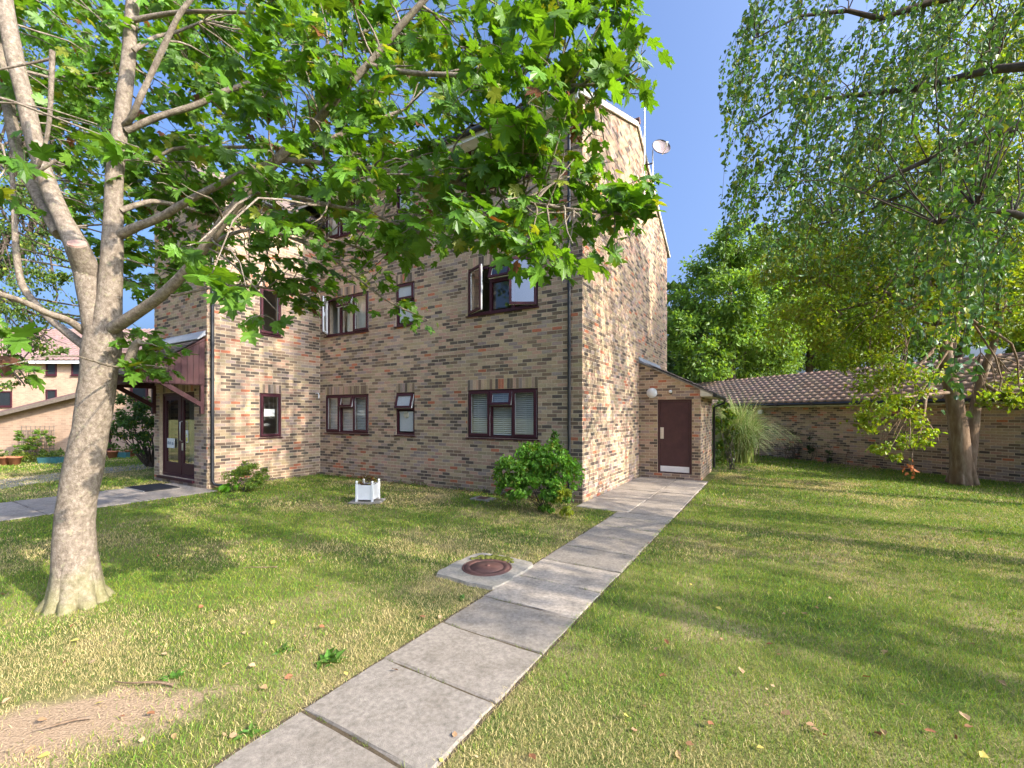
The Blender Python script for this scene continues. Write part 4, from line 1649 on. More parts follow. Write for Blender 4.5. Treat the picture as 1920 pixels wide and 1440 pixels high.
limb([(215, 446, y), (250, 428, y - .03), (300, 408, y - .05), (350, 378, y - .1), (400, 352, y - .12), (450, 328, y - .15), (500, 308, y - .2), (567, 277, y - .1), (640, 253, y), (690, 230, y + .1), (760, 205, y + .2)],
     [26, 23, 19, 17, 16, 15, 14, 13, 11, 9, 5], None, 10)
limb([(237, 245, y), (300, 218, y + .05), (365, 198, y + .1), (420, 172, y + .15), (468, 156, y + .2), (540, 120, y + .25), (633, 87, y + .3), (720, 40, y + .3)], [17, 15, 14, 13, 12, 10, 8, 5], None, 8)
limb([(232, 235, y), (247, 220, y - .05), (262, 185, y - .1), (277, 153, y - .1), (305, 92, y - .12), (333, 33, y - .15), (357, 0, y - .15), (400, -60, y - .2)], [14, 15, 15, 14, 14, 12, 11, 9], None, 8)
limb([(250, 38, y), (300, 28, y), (350, 22, y - .05), (420, 22, y - .1), (480, 25, y - .15)], 13, 6, 8)
limb([(250, 95, y), (290, 70, y + .1), (330, 60, y + .2), (380, 40, y + .3)], 12, 5, 8)
limb([(162, 625, y), (130, 602, y - .15), (89, 587, y - .3), (44, 566, y - .45), (0, 551, y - .6), (-60, 530, y - .7)], 21, 15, 10)
limb([(160, 650, y), (124, 622, y + .1), (96, 600, y + .15), (64, 566, y + .2), (42, 535, y + .2), (33, 495, y + .2), (29, 450, y + .2), (25, 367, y + .25), (20, 290, y + .3)], [24, 22, 20, 19, 18, 17, 16, 12, 9], None, 10)
limb([(226, 395, y), (260, 383, y + .1), (293, 378, y + .25), (360, 392, y + .5), (417, 410, y + .7), (500, 433, y + .9), (570, 440, y + 1), (633, 452, y + 1.05), (690, 470, y + 1.1)], [15, 13, 12, 10, 9, 8, 7, 6, 4], None, 8)
limb([(290, 300, y + .3), (315, 284, y + .3), (345, 277, y + .3), (420, 276, y + .35), (540, 277, y + .4), (640, 285, y + .4), (760, 300, y + .45)], [9, 9, 8, 8, 7, 6, 4], None, 8)
limb([(520, 300, y - .5), (580, 303, y - .55), (640, 312, y - .6), (723, 320, y - .7), (790, 330, y - .8), (857, 343, y - .9), (953, 370, y - 1.0), (1050, 390, y - 1.1), (1150, 400, y - 1.15), (1215, 410, y - 1.2)], [13, 12, 11, 11, 10, 9, 8, 7, 6, 4], None, 8)
limb([(690, 122, y - .7), (773, 137, y - .75), (873, 142, y - .85), (973, 153, y - .95), (1090, 160, y - 1.05), (1160, 150, y - 1.1)], [10, 10, 9, 8, 6, 4], None, 8)
limb([(385, 465, y - .3), (430, 440, y - .2), (480, 430, y - .1), (530, 440, y), (600, 470, y + .1), (650, 505, y + .15), (720, 560, y + .2), (780, 590, y + .25)], [10, 9, 8, 7, 6, 5, 4, 3], None, 8)
limb([(470, 360, y - .5), (520, 365, y - .5), (560, 370, y - .5), (620, 385, y - .5), (690, 400, y - .5), (800, 440, y - .55), (880, 450, y - .6)], [10, 9, 9, 8, 7, 5, 4], None, 8)
limb([(105, 300, y - .1), (75, 320, y - .12), (65, 330, y - .05)], [10, 9, 9], None, 8)
limb([(62, 335, y - .05), (80, 290, y - .15), (92, 230, y - .2), (96, 160, y - .25), (98, 95, y - .28)], [9, 10, 11, 13, 14], None, 8)
limb([(98, 110, y - .28), (60, 118, y - .3), (0, 130, y - .35)], [8, 7, 6], None, 6)
limb([(320, 555, y - .25), (370, 545, y - .1), (430, 535, y + .2), (500, 540, y + .5), (560, 555, y + .7)], [8, 7, 6, 5, 3], None, 6)
limb([(238, 690, y - .02), (252, 650, y - .06), (262, 640, y - .08)], [26, 20, 15], None, 10)          # short pruned spur
# the sawn limb stub
stub = [at(170, 520, y - .02), at(155, 485, y - .12), at(145, 458, y - .20)]
tm.tube([p - OFFM for p in stub], [.095, .088, .072], 18)
for k in range(9):                       # root flare
    a = k * .70 + .3
    s_ = random.uniform(.85, 1.15)
    tm.tube([Vector((math.cos(a) * .05, math.sin(a) * .05, .42)), Vector((math.cos(a) * .085, math.sin(a) * .085, .20)), Vector((math.cos(a) * .13, math.sin(a) * .13, .07)), Vector((math.cos(a) * .22 * s_, math.sin(a) * .22 * s_, -.03))], [.10, .098, .082, .05], 10)
tk = tm.obj('trunk', M['maplebark'], maple)
d = (stub[2] - stub[1]).normalized()
m_ = MB()
m_.tube([stub[2] - OFFM - d * .004, stub[2] - OFFM + d * .012], [.068, .064], 18)
tag(m_.obj('cut_face', M['cutwood'], maple), 'sawn pinkish end of the pruned limb')

CROWN = [(0, 0), (1125, 0), (1165, 60), (1175, 125), (1155, 180), (1130, 230), (1095, 285), (1160, 315), (1215, 385), (1180, 415), (1090, 465), (1020, 500),
         (990, 470), (900, 465), (868, 432), (830, 455), (790, 455), (735, 500), (700, 500), (620, 520), (570, 560), (520, 575), (470, 545),
         (400, 540), (300, 545), (320, 680), (245, 700), (240, 620), (232, 500), (110, 420), (60, 330), (0, 280)]
BRA = np.array(BR)
sprays = []


def add_spray(px, py, Yd, r, n, sz=.115, tone=1.0):
    sprays.append((at(px, py, Yd), r, n, sz * .88, tone))


tries = 0
while len(sprays) < 400 and tries < 20000:
    tries += 1
    px, py = rng.uniform(-20, 1270), rng.uniform(-30, 690)
    if not inpoly(np.array([px]), np.array([max(py, 1)]), CROWN)[0]:
        continue
    if px < 230 and rng.random() < .35: continue
    if px > 700 and rng.random() < .22: continue
    far_ = rng.random()
    if px > 850: Yd = rng.uniform(2.45, 3.4)
    elif px > 450: Yd = rng.uniform(2.9, 4.9)
    else: Yd = rng.uniform(4.0, 6.3)
    if 430 < px < 760 and py > 430: Yd = rng.uniform(4.3, 5.3)
    p = at(px, py, Yd)
    if any((p - s[0]).length < .14 for s in sprays): continue
    sprays.append((p, rng.uniform(.20, .36), int(rng.uniform(14, 28)), rng.uniform(.088, .122), rng.uniform(.85, 1.2)))
tries = 0
while len(sprays) < 500 and tries < 20000:      # the thick upper left of the crown
    tries += 1
    px, py = rng.uniform(90, 780), rng.uniform(-20, 380)
    if px < 230 and py > 250: continue
    p = at(px, py, rng.uniform(4.2, 6.8))
    if any((p - s[0]).length < .16 for s in sprays): continue
    sprays.append((p, rng.uniform(.22, .36), int(rng.uniform(14, 26)), rng.uniform(.09, .12), rng.uniform(.95, 1.3)))
# the named sprays of the photograph: near, bright ones and the hanging ends
for a in ((380, 520, 2.35, .20, 12, .15), (330, 470, 2.5, .16, 10, .14), (440, 540, 2.9, .20, 14, .14), (500, 590, 3.4, .20, 14, .13), (180, 245, 2.6, .14, 7, .14), (255, 285, 2.6, .12, 6, .14),
          (10, 290, 2.3, .16, 8, .15), (0, 360, 2.3, .14, 6, .15), (15, 620, 2.5, .16, 12, .13), (10, 690, 2.6, .13, 8, .13), (330, 350, 2.7, .12, 6, .13), (20, 1090, 0, 0, 0, 0),
          (270, 650, 3.9, .22, 26, .12), (245, 690, 3.9, .18, 18, .12), (300, 690, 4.1, .16, 14, .12), (570, 575, 4.9, .25, 26, .11), (640, 560, 4.6, .2, 16, .11),
          (750, 575, 4.3, .16, 14, .11), (790, 600, 4.3, .12, 10, .11), (720, 540, 4.2, .18, 16, .11), (1040, 500, 2.7, .12, 12, .12), (1000, 470, 2.7, .16, 16, .12),
          (1130, 470, 2.7, .13, 12, .12), (1205, 395, 2.65, .12, 14, .125), (1170, 380, 2.7, .15, 16, .125), (1180, 100, 2.7, .16, 14, .12), (1175, 60, 2.75, .12, 9, .12), (1185, 130, 2.7, .09, 7, .12), (950, 430, 2.8, .18, 18, .12),
          (900, 440, 2.9, .14, 14, .12), (1080, 430, 2.7, .2, 20, .125)):
    if a[2]:
        add_spray(*a)
# the rest of the crown, above and left of the picture
for _ in range(38):
    ang, rr = rng.uniform(0, 2 * math.pi), rng.uniform(.3, 1) ** .5
    p = Vector((mroot.x + .6 + rr * 3.9 * math.cos(ang), mroot.y + .3 + rr * 3.2 * math.sin(ang), rng.uniform(5.2, 9.2) - 1.6 * rr * rr))
    if p.y > .5 and HOR - FPX * (p.z - CAMH) / p.y > -60 and -40 < 960 + FPX * p.x / p.y < 1960: continue
    sprays.append((p, rng.uniform(.35, .6), 30, .13, 1.0))
    BRA = np.vstack([BRA, [p.x * .6 + mroot.x * .4, p.y * .6 + mroot.y * .4, p.z - .6, .02]])
    tm2 = None
tw = MB()
LP, LD, LN, LS, LC = [], [], [], [], []
for (c, r_, n, sz, tone) in sprays:
    ca = np.array(c)
    d2 = ((BRA[:, :3] - ca) ** 2).sum(1) + (BRA[:, 2] > c.z + .15) * .3
    j = int(np.argmin(d2))
    src = Vector(BRA[j, :3])
    out = Vector((c.x - mroot.x, c.y - mroot.y, 0)).normalized()
    end = c + out * r_ * .6
    if (src - c).length < (1.8 if c.z < 5.0 else .9):
        tw.tube([p - OFFM for p in curve(src, end, -.05, 6, .05)], taper(min(.010, BRA[j, 3] * .7), .003, 6), 5, False)
    nt = max(3, n // 8)
    tips = []
    for k in range(nt):
        a = rng.uniform(0, 2 * math.pi)
        rad = r_ * rng.uniform(.35, 1.0)
        tip = c + Vector((math.cos(a) * rad, math.sin(a) * rad, rng.normal() * r_ * .22 - .10 * rad))
        tw.tube([p - OFFM for p in curve(c - out * r_ * .3, tip, -.04, 4, .06)], taper(.0035, .002, 4), 4, False)
        tips.append(tip)
    for k in range(n):
        tip = tips[k % nt]
        t = rng.uniform(.35, 1.05)
        p = np.array(c).copy() * (1 - t) + np.array(tip) * t + rng.normal(size=3) * np.array([.05, .05, .035])
        o_ = norm(np.array(tip) - np.array(c) + np.array(out) * .1 + rng.normal(size=3) * .15)
        LP.append(p)
        LD.append(o_ * .9 + rng.normal(size=3) * .45 + np.array([0, 0, -.55]))
        LN.append(np.array([0, 0, 1.0]) + rng.normal(size=3) * .42 + np.array([.35, -.2, 0]))
        LS.append(sz * rng.uniform(.5, 1.25))
        LC.append(green(1, (.100, .215, .020), .32, .07, (.24, .28, .03), .008)[0] * tone)
LP, LD, LN, LS, LC = map(np.array, (LP, LD, LN, LS, LC))
keep = (LP[:, 1] > 1.5) | (LP[:, 2] > 3.6)
LP, LD, LN, LS, LC = LP[keep], LD[keep], LN[keep], LS[keep], LC[keep]
tw.obj('twigs', M['maplebark'], maple)
# the 300 leaves that show largest are leaves of their own, the rest one crown
px = 960 + FPX * LP[:, 0] / np.maximum(LP[:, 1], .1)
py = HOR - FPX * (LP[:, 2] - CAMH) / np.maximum(LP[:, 1], .1)
ap = LS / np.maximum(LP[:, 1], .1) * ((px > 5) & (px < 1915) & (py > 5) & (LP[:, 1] > 1))
order = np.argsort(-ap)
big = order[:300]
rest = order[300:]
V, F_, C = leaves_mesh('maple', LP[rest] - np.array(OFFM), LD[rest], LN[rest], LS[rest], LC[rest])
o = np_obj('crown', V, F_, C, M['leaf'], maple)
T, TF = leaf_template('maple')
lm = []
for k in range(16):
    Tk = T.copy()
    Tk[:, 2] *= rng.uniform(.5, 1.8)
    lm.append(np_mesh('leaf', Tk, TF, np.tile(green(1, (.105, .225, .022), .32, .07)[0], (len(T), 1)), M['leaf']))
for i in big:
    D = Vector(LD[i]).normalized()
    X = D.cross(Vector(LN[i])).normalized()
    Z = X.cross(D)
    o = bpy.data.objects.new('leaf', random.choice(lm))
    mt = Matrix((X, D, Z)).transposed().to_4x4() @ Matrix.Scale(float(LS[i]), 4)
    mt.translation = Vector(LP[i]) - OFFM
    o.matrix_local = mt
    link(o, maple)

# ---- the weeping birch hanging in from the right
bx, by = 8.4, 3.6
birch = empty('birch_tree', (bx, by, 0))
tag(birch, 'weeping birch hanging small dark leaves into the upper right of the view', 'tree')
OFFB = Vector((bx, by, 0))
bm_ = MB()
trk = [Vector((bx, by, -.1)), Vector((bx + .05, by, 2)), Vector((bx - .05, by + .1, 4.2)), Vector((bx + .1, by + .15, 7)), Vector((bx, by + .2, 11)), Vector((bx + .1, by + .2, 15.5))]
bm_.tube([p - OFFB for p in trk], [.26, .2, .17, .13, .08, .03], 14)
LPb, LDb, LNb, LSb, LCb = [], [], [], [], []


def strand(top, length, step=.023, sz=.056, lean=(0, 0)):
    """a hanging twig with its leaves"""
    pts = []
    q = Vector(top)
    n = max(4, int(length / .12))
    dirx = Vector((lean[0], lean[1], 0))
    for k in range(n + 1):
        pts.append(q.copy())
        t = k / n
        q = q + (dirx * (1 - t) * .6 + Vector((random.uniform(-.12, .12), random.uniform(-.12, .12), -(.35 + .65 * min(1, t * 2.2))))).normalized() * (length / n)
    bm_.tube([p - OFFB for p in pts], taper(.0035, .0015, len(pts)), 4, False)
    m = int(length / step)
    ts = rng.uniform(0, 1, m)
    for t in ts:
        f = t * n
        i = min(int(f), n - 1)
        p = pts[i].lerp(pts[i + 1], f - i)
        p = np.array(p) + rng.normal(size=3) * .028
        LPb.append(p)
        LDb.append(rng.normal(size=3) * .6 + np.array([0, 0, -.8]))
        LNb.append(rng.normal(size=3))
        LSb.append(sz * rng.uniform(.7, 1.25))


BIRCH = [(1470, -20), (1400, 60), (1385, 120), (1405, 200), (1385, 290), (1400, 400), (1450, 455), (1520, 480), (1600, 480), (1690, 500), (1770, 560), (1850, 560), (1930, 520), (1930, -20)]
limbsB = []
for pts, r0 in (([(1990, 215, 4.6), (1900, 242, 4.7), (1800, 275, 4.9), (1740, 300, 5.0), (1650, 340, 5.2), (1560, 400, 5.3)], .06),
                ([(1960, -60, 5.0), (1850, -20, 5.1), (1740, 5, 5.2), (1650, 35, 5.3), (1590, 20, 5.4), (1500, 30, 5.5), (1420, 70, 5.5)], .05),
                ([(1980, 120, 4.2), (1860, 130, 4.6), (1720, 165, 5.1), (1600, 180, 5.5), (1480, 190, 5.8), (1410, 230, 5.9)], .045),
                ([(1990, 430, 3.6), (1900, 400, 3.7), (1830, 390, 3.8), (1760, 420, 3.9)], .03),
                ([(1800, 275, 4.9), (1720, 350, 5.4), (1640, 390, 5.8), (1540, 420, 6.2)], .03)):
    q = [at(*p) for p in pts]
    st_ = trk[2].lerp(trk[3], .35) if r0 > .04 else q[0]
    full_ = ([st_ - OFFB] if r0 > .032 else []) + [p - OFFB for p in q]
    bm_.tube(full_, taper(r0 * 1.2, .010, len(full_)), 8)
    limbsB += q[1:]
LBA = np.array([tuple(p) for p in limbsB])
cnt = 0
while cnt < 500:
    px, py = rng.uniform(1375, 1935), rng.uniform(-30, 620)
    if not inpoly(np.array([px]), np.array([py]), BIRCH)[0]: continue
    if rng.random() > (-.15 + 1.9 * vnoise(px, py, 75, 31)): continue
    Yd = rng.uniform(4.0, 6.6) if px < 1750 else rng.uniform(3.2, 6.6)
    p = at(px, py - 45, Yd)
    strand(p, rng.uniform(.45, 1.15), lean=(-.5, .1))
    if cnt % 3 == 0:
        j = int(np.argmin(((LBA - np.array(p)) ** 2).sum(1)))
        if (Vector(LBA[j]) - p).length < 1.6:
            bm_.tube([q - OFFB for q in curve(LBA[j], p, -.08, 5, .05)], taper(.008, .003, 5), 4, False)
    cnt += 1
for a in ((1790, 590, 2.9, .55), (1815, 600, 2.9, .6), (1760, 560, 3.1, .6), (1835, 640, 2.9, .35), (1440, 430, 5.6, .8), (1400, 250, 5.5, .8), (1392, 90, 5.6, .7), (1450, 480, 5.8, .6), (1420, 330, 5.4, .7)):
    strand(at(a[0], a[1], a[2]), a[3], lean=(-.1, 0))
nv = len(LPb)
# crown outside the picture, which shades lawn and gable
for _ in range(1350):
    a, rr, zz = rng.uniform(0, 2 * math.pi), rng.random() ** .5, rng.uniform(3.4, 15.6)
    if zz < 8 and rng.random() < .6: continue
    mr_ = 3.7 * math.sin(math.pi * min(1, max(.14, (16.6 - zz) / 14.5)) ** .8) + .4
    p = Vector((bx + mr_ * rr * math.cos(a), by + mr_ * rr * math.sin(a), zz))
    if p.y > 1 and 960 + FPX * p.x / p.y < 1925 and HOR - FPX * (p.z - CAMH) / p.y > -30: continue
    strand(p, rng.uniform(.8, 1.8), step=.055, sz=.095, lean=(math.cos(a) * .6, math.sin(a) * .6))
for k in range(26):
    a, zz = rng.uniform(0, 2 * math.pi), rng.uniform(4, 14.5)
    e = Vector((bx + 2.6 * math.cos(a), by + 2.6 * math.sin(a), zz + .8))
    if e.x / max(e.y, .1) < 1.2 and e.y > 0 and zz < e.y * .95 + 1.7: continue
    bm_.tube([p - OFFB for p in curve((bx, by + .1, zz - .8), e, -.08, 6, .05)], taper(.05, .012, 6), 6)
bm_.obj('trunk', M['bark3'], birch)
n = len(LPb)
V, F_, C = leaves_mesh('birch', np.array(LPb) - np.array(OFFB), np.array(LDb), np.array(LNb), np.array(LSb), green(n, (.095, .20, .042), .35, .09, (.28, .32, .04)))
np_obj('crown', V, F_, C, M['birchleaf'], birch)

# ---- the two stemmed tree before the low outbuilding
ty = CAMH * FPX / (909 - HOR)
g = lambda px, py, dy=0: at(px, py, ty + dy)
clm = []
for px, py, dy, r_ in ((1660, 770, -.6, .75), (1700, 720, -.5, .7), (1640, 700, -.4, .75), (1720, 830, -.7, .42), (1670, 840, -.7, .35), (1600, 620, .2, 1.1), (1500, 600, .8, 1.0), (1700, 600, -.3, 1.1),
                       (1560, 520, .8, 1.2), (1690, 480, .2, 1.3), (1820, 520, 0, 1.2), (1900, 590, .2, 1.1), (1480, 500, 1.2, .9), (1600, 400, 1, 1.3), (1760, 370, .5, 1.4), (1890, 420, .3, 1.4), (1520, 420, 1.6, 1.0),
                       (1660, 300, 1, 1.2), (1820, 260, .6, 1.3), (1940, 300, .5, 1.4), (1870, 750, -.3, .5), (1910, 720, -.2, .5), (2020, 480, .2, 1.4), (1780, 120, .6, 1.5), (1950, 130, .6, 1.5)):
    clm.append((tuple(g(px, py, dy)), (r_, r_, r_ * .72)))
tr2 = [g(1805, 915), g(1802, 870), g(1797, 800), g(1788, 740), g(1775, 690), g(1772, 640), g(1778, 560), g(1770, 460), g(1785, 340)]
mid = tree('field_maple', 'two stemmed rough barked tree with yellow green leaves before the low outbuilding', (g(1805, 909).x, ty), tr2,
           [.27, .21, .185, .165, .14, .125, .10, .07, .04], clm, 46000, 'birch', .092, (.20, .30, .024), M['bark2'], yellow=.30, droop=.5, shell=.35)
m_ = MB()
om = Vector((g(1805, 909).x, ty, 0))
m_.tube([p - om for p in (g(1812, 880), g(1822, 820, .1), g(1829, 760, .15), g(1840, 710, .15), g(1862, 650, .1), g(1880, 570, .1), g(1890, 470, .1))], [.17, .13, .105, .09, .08, .065, .04], 12)
m_.tube([p - om for p in (g(1838, 715, .15), g(1870, 735, -.1), g(1905, 738, -.3), g(1950, 730, -.4))], [.05, .04, .03, .02], 8)
m_.tube([p - om for p in (g(1790, 735), g(1740, 740, -.2), g(1690, 745, -.4), g(1650, 770, -.6))], [.05, .035, .025, .01], 8)
for k in range(5):
    a = k * 1.25
    m_.tube([g(1805, 880) - om + Vector((math.cos(a) * .12, math.sin(a) * .12, .1)), g(1805, 905) - om + Vector((math.cos(a) * .25, math.sin(a) * .25, -.02))], [.09, .07], 8)
m_.obj('second_stem', M['bark2'], mid)

P = np.array([tuple(g(1707, 880, -.75) - om)] * 14) + rng.normal(size=(14, 3)) * np.array([.06, .06, .09])
V, F_, C = leaves_mesh('birch', P, rnd_dirs(14) + np.array([0, 0, -1.0]), rnd_dirs(14), .11 * rng.uniform(.7, 1.2, 14), np.array((.50, .20, .09)) * rng.uniform(.7, 1.2, (14, 1)))
tag(np_obj('withered_leaves', V, F_, C, M['dryleaf'], mid), 'orange withered leaves on the lowest hanging twig')['kind'] = 'stuff'
m_ = MB()
m_.tube([p - om for p in (g(1715, 825, -.7), g(1711, 850, -.73), g(1707, 885, -.75))], [.006, .004, .003], 5)
m_.obj('hanging_twig', M['bark2'], mid)

# ---- trees behind the buildings
def bgtree(label, px, py_top, Yd, wpx, hz, col, n, size=.20, name='background_tree', grp='trees beyond the buildings', dens=14, kind='oval'):
    c = at(px, 0, Yd)
    top = at(px, py_top, Yd).z
    rad = wpx * Yd / FPX / 2
    clumps = []
    for k in range(dens):
        a = rng.uniform(0, 2 * math.pi)
        t = (k + .5) / dens
        z = hz + (top - hz) * t
        rr = rad * math.sin(math.pi * min(.93, .18 + .75 * t)) ** .7
        q = rng.uniform(.35, .8)
        s = rad * rng.uniform(.34, .5)
        clumps.append(((c.x + math.cos(a) * rr * q, Yd + math.sin(a) * rr * q, z - s * .3), (s, s, s * .75)))
    trunk = [(c.x, Yd, -.1), (c.x + .1, Yd, hz * .6), (c.x - .1, Yd, hz + (top - hz) * .4), (c.x, Yd, top - rad * .3)]
    return tree(name, label, (c.x, Yd), trunk, [rad * .09, rad * .07, rad * .05, .03], clumps, n, kind, size, col, M['bark3'], group=grp, shell=.45)


def pxtree(label, Yd, spots, col, n, size, foot):
    """tree beyond the buildings: clumps given by photograph position and radius in pixels"""
    cl = []
    for px, py, r_ in spots:
        dy = rng.uniform(-1.5, 1.5)
        rm = r_ * Yd / FPX
        cl.append((tuple(at(px, py, Yd + dy)), (rm, rm, rm * .8)))
    f = at(foot, 0, Yd)
    top = min(s_[1] for s_ in spots)
    return tree('background_tree', label, (f.x, Yd), [(f.x, Yd, -.1), (f.x + .1, Yd, 2.5), (f.x - .1, Yd, 5), (f.x, Yd, max(6, at(0, top, Yd).z - 2))], [.42, .34, .25, .06], cl, n, 'oval', size, col, M['bark3'],
                group='trees beyond the buildings', shell=.3)


pxtree('broad mid green tree rising behind the outhouse roof', 25, [(1390, 455, 50), (1345, 500, 55), (1420, 500, 60), (1310, 560, 55), (1370, 560, 65), (1440, 570, 60), (1300, 625, 50), (1350, 630, 60), (1410, 640, 60), (1460, 640, 50), (1320, 680, 45), (1380, 690, 50), (1285, 580, 30), (1440, 690, 45)],
       (.15, .26, .045), 32000, .26, 1370)
pxtree('dark tree low behind the gable end', 34, [(1262, 600, 30), (1270, 650, 35), (1285, 690, 40), (1255, 550, 22), (1310, 700, 35)], (.07, .13, .034), 9000, .30, 1275)
pxtree('bright green tree behind the long roof, right of the broad one', 33, [(1500, 520, 60), (1540, 580, 60), (1480, 600, 50), (1530, 650, 50), (1460, 670, 40), (1500, 460, 45), (1560, 500, 50), (1580, 640, 45)], (.17, .27, .035), 22000, .30, 1520)
pxtree('dark green tree behind the long roof near the two stemmed tree', 38, [(1620, 560, 70), (1660, 620, 60), (1600, 650, 50), (1680, 520, 70), (1640, 480, 60), (1560, 690, 40), (1700, 660, 50)], (.08, .15, .03), 24000, .34, 1640)
pxtree('tall dark tree behind the two stemmed tree', 31, [(1780, 420, 80), (1830, 480, 80), (1760, 520, 70), (1860, 560, 70), (1800, 600, 70), (1740, 460, 60), (1850, 380, 60)], (.085, .155, .03), 24000, .30, 1800)
pxtree('tall green tree at the far right behind the roof', 26, [(1920, 400, 80), (1960, 480, 80), (1900, 520, 60), (1940, 600, 70), (1990, 420, 80), (1900, 640, 40)], (.10, .18, .03), 18000, .26, 1960)
# left edge: leafy tree hanging in behind the maple
lt = []
for px, py, Yd, r_ in ((20, 640, 9.5, .65), (70, 590, 9.8, .7), (30, 540, 9.5, .8), (100, 540, 10, .6), (60, 470, 10, .9), (120, 440, 10.5, .7), (20, 420, 10, .9), (90, 380, 10.5, .8), (150, 370, 11, .7),
                        (30, 330, 10, 1.0), (140, 290, 11, .9), (60, 240, 10.5, 1.0), (180, 220, 11, .8), (20, 160, 10, 1.1), (130, 130, 11, 1.0), (20, 700, 9.3, .45), (90, 640, 9.6, .4), (45, 720, 9.3, .35), (-80, 500, 10, 1.2), (-80, 300, 10, 1.3), (-60, 100, 10, 1.3)):
    lt.append((tuple(at(px, py, Yd)), (r_, r_, r_ * .9)))
tree('ash_tree', 'small leaved tree at the left edge behind the maple, hanging over the houses', (-13.2, 10.2), [(-13.2, 10.2, -.1), (-13.1, 10.2, 2), (-12.8, 10.2, 4.5), (-12.4, 10.2, 8)], [.24, .2, .15, .05],
     lt, 16000, 'birch', .075, (.095, .165, .028), M['bark3'], shell=.2, yellow=.12, droop=.8)

# trees of the same garden beyond the right edge; their shade crosses the lawn
def shade_tree(x, y, z0, z1, rad, n, label):
    """weeping tree: strings of leaves hanging through a tall crown"""
    t = empty('garden_tree', (x, y, 0))
    tag(t, label, 'tree', 'garden trees beyond the right edge')
    m_ = MB()
    m_.tube([(0, 0, -.1), (.05, 0, z0), (-.1, .05, (z0 + z1) / 2), (0, 0, z1)], [.2, .17, .11, .02], 10)
    P = []
    cl = []
    for k in range(n // 13):
        a, f = rng.uniform(0, 2 * math.pi), (k + .5) / (n // 13)
        rr = rad * math.sin(math.pi * (.12 + .8 * f)) ** .8 * rng.random() ** .45
        cl.append((rr * math.cos(a), rr * math.sin(a), z0 + (z1 - z0) * f, a))
    for k in range(n):
        c_ = cl[int(rng.integers(len(cl)))]
        a, z = c_[3], c_[2] + rng.normal() * .25
        g2 = rng.normal(size=2) * .20
        rr = 1.0
        ln2 = rng.uniform(.7, 2.0)
        q = np.array([c_[0] + g2[0], c_[1] + g2[1], z])
        m = int(ln2 / .05)
        tt = rng.random(m)
        pts = q + np.column_stack([.25 * math.cos(a) * tt, .25 * math.sin(a) * tt, -ln2 * tt]) + rng.normal(size=(m, 3)) * .045
        P.append(pts)
        if k % 6 == 0:
            m_.tube(curve((0, 0, max(z0, z - .8)), tuple(q), -.06, 5, .05), taper(.03, .006, 5), 5)
    m_.obj('trunk', M['bark3'], t)
    P = np.vstack(P)
    P = P[P[:, 2] > 1.9]
    wx, wy = P[:, 0] + x, P[:, 1] + y
    P = P[(wy < .5) | (wx > 1.19 * wy)]            # stays beyond the right edge
    k = len(P)
    V, F_, C = leaves_mesh('oval', P, rnd_dirs(k) + np.array([0, 0, -.6]), rnd_dirs(k), .13 * rng.uniform(.7, 1.3, k), green(k, (.07, .14, .028), .3))
    np_obj('crown', V, F_, C, M['leaf'], t)


shade_tree(10.6, -1.4, 2.6, 10.8, 2.9, 170, 'weeping garden tree out of view right of the camera, nearest the birch')
shade_tree(9.6, -4.6, 2.6, 7.8, 2.3, 110, 'weeping garden tree out of view behind the camera on the right')
shade_tree(11.3, 7.3, 6.0, 12.4, 2.0, 640, 'weeping garden tree out of view just right of the two stemmed tree')
shade_tree(14.6, 2.0, 2.6, 10.5, 2.6, 120, 'weeping garden tree out of view beyond the low outbuilding')

# ================================================================== shrubs
def shrub(name, label, base, clumps, n, kind, size, col, leafm=None, stems=10, yellow=.05, cat='shrub', stemr=.008, **kw):
    t = empty(name, (base[0], base[1], 0))
    tag(t, label, cat)
    off = np.array([base[0], base[1], 0.0])
    m_ = MB()
    for k in range(stems):
        c, r = clumps[k % len(clumps)]
        e = np.array(c) + rnd_dirs(1)[0] * np.array(r) * .7
        s = np.array([base[0] + rng.uniform(-.1, .1), base[1] + rng.uniform(-.08, .08), 0])
        m_.tube([p - Vector(off) for p in curve(s, e, -.06, 6, .06)], taper(stemr, .003, 6), 5)
    m_.obj('stems', M['bark3'], t)
    V, F_, C = clump_leaves(clumps, n, kind, size, col, yellow=yellow, **kw)
    np_obj('foliage', V - off, F_, C, leafm or M['leaf'], t)
    return t


ps_ = [(960, 880, 7.75, .34), (1010, 860, 7.8, .40), (1050, 880, 7.65, .36), (985, 905, 7.6, .30), (1035, 915, 7.5, .30), (1058, 920, 7.5, .24), (955, 915, 7.7, .22), (1000, 850, 7.9, .3), (1035, 850, 7.8, .28), (1025, 938, 7.45, .18)]
sh = shrub('leafy_shrub', 'rounded bright green shrub against the wall at the building corner', gnd(1025, 958)[:2], [(tuple(at(a, b, c)), (r, r * .8, r * .85)) for a, b, c, r in ps_], 9000, 'birch', .066, (.15, .32, .035), stems=22, shell=.2, droop=.9, up=.2)
off = np.array([*gnd(1025, 958)[:2], 0.0])
for c_, r3, k_ in ((at(1050, 925, 7.15), (.17, .12, .15), 150), (at(1060, 955, 7.1), (.09, .08, .06), 60)):
    V, F_, C = clump_leaves([(tuple(c_), r3)], k_, 'birch', .08, (.28, .33, .03), droop=.8)
    tag(np_obj('yellow_shoot', V - off, F_, C, M['leaf'], sh), 'yellow green young shoots low on the shrub', kind='stuff')
V, F_, C = clump_leaves([(tuple(at(1040, 820, 7.9)), (.05, .05, .13))], 90, 'birch', .06, (.085, .17, .03))
np_obj('tall_shoot', V - off, F_, C, M['leaf'], sh)
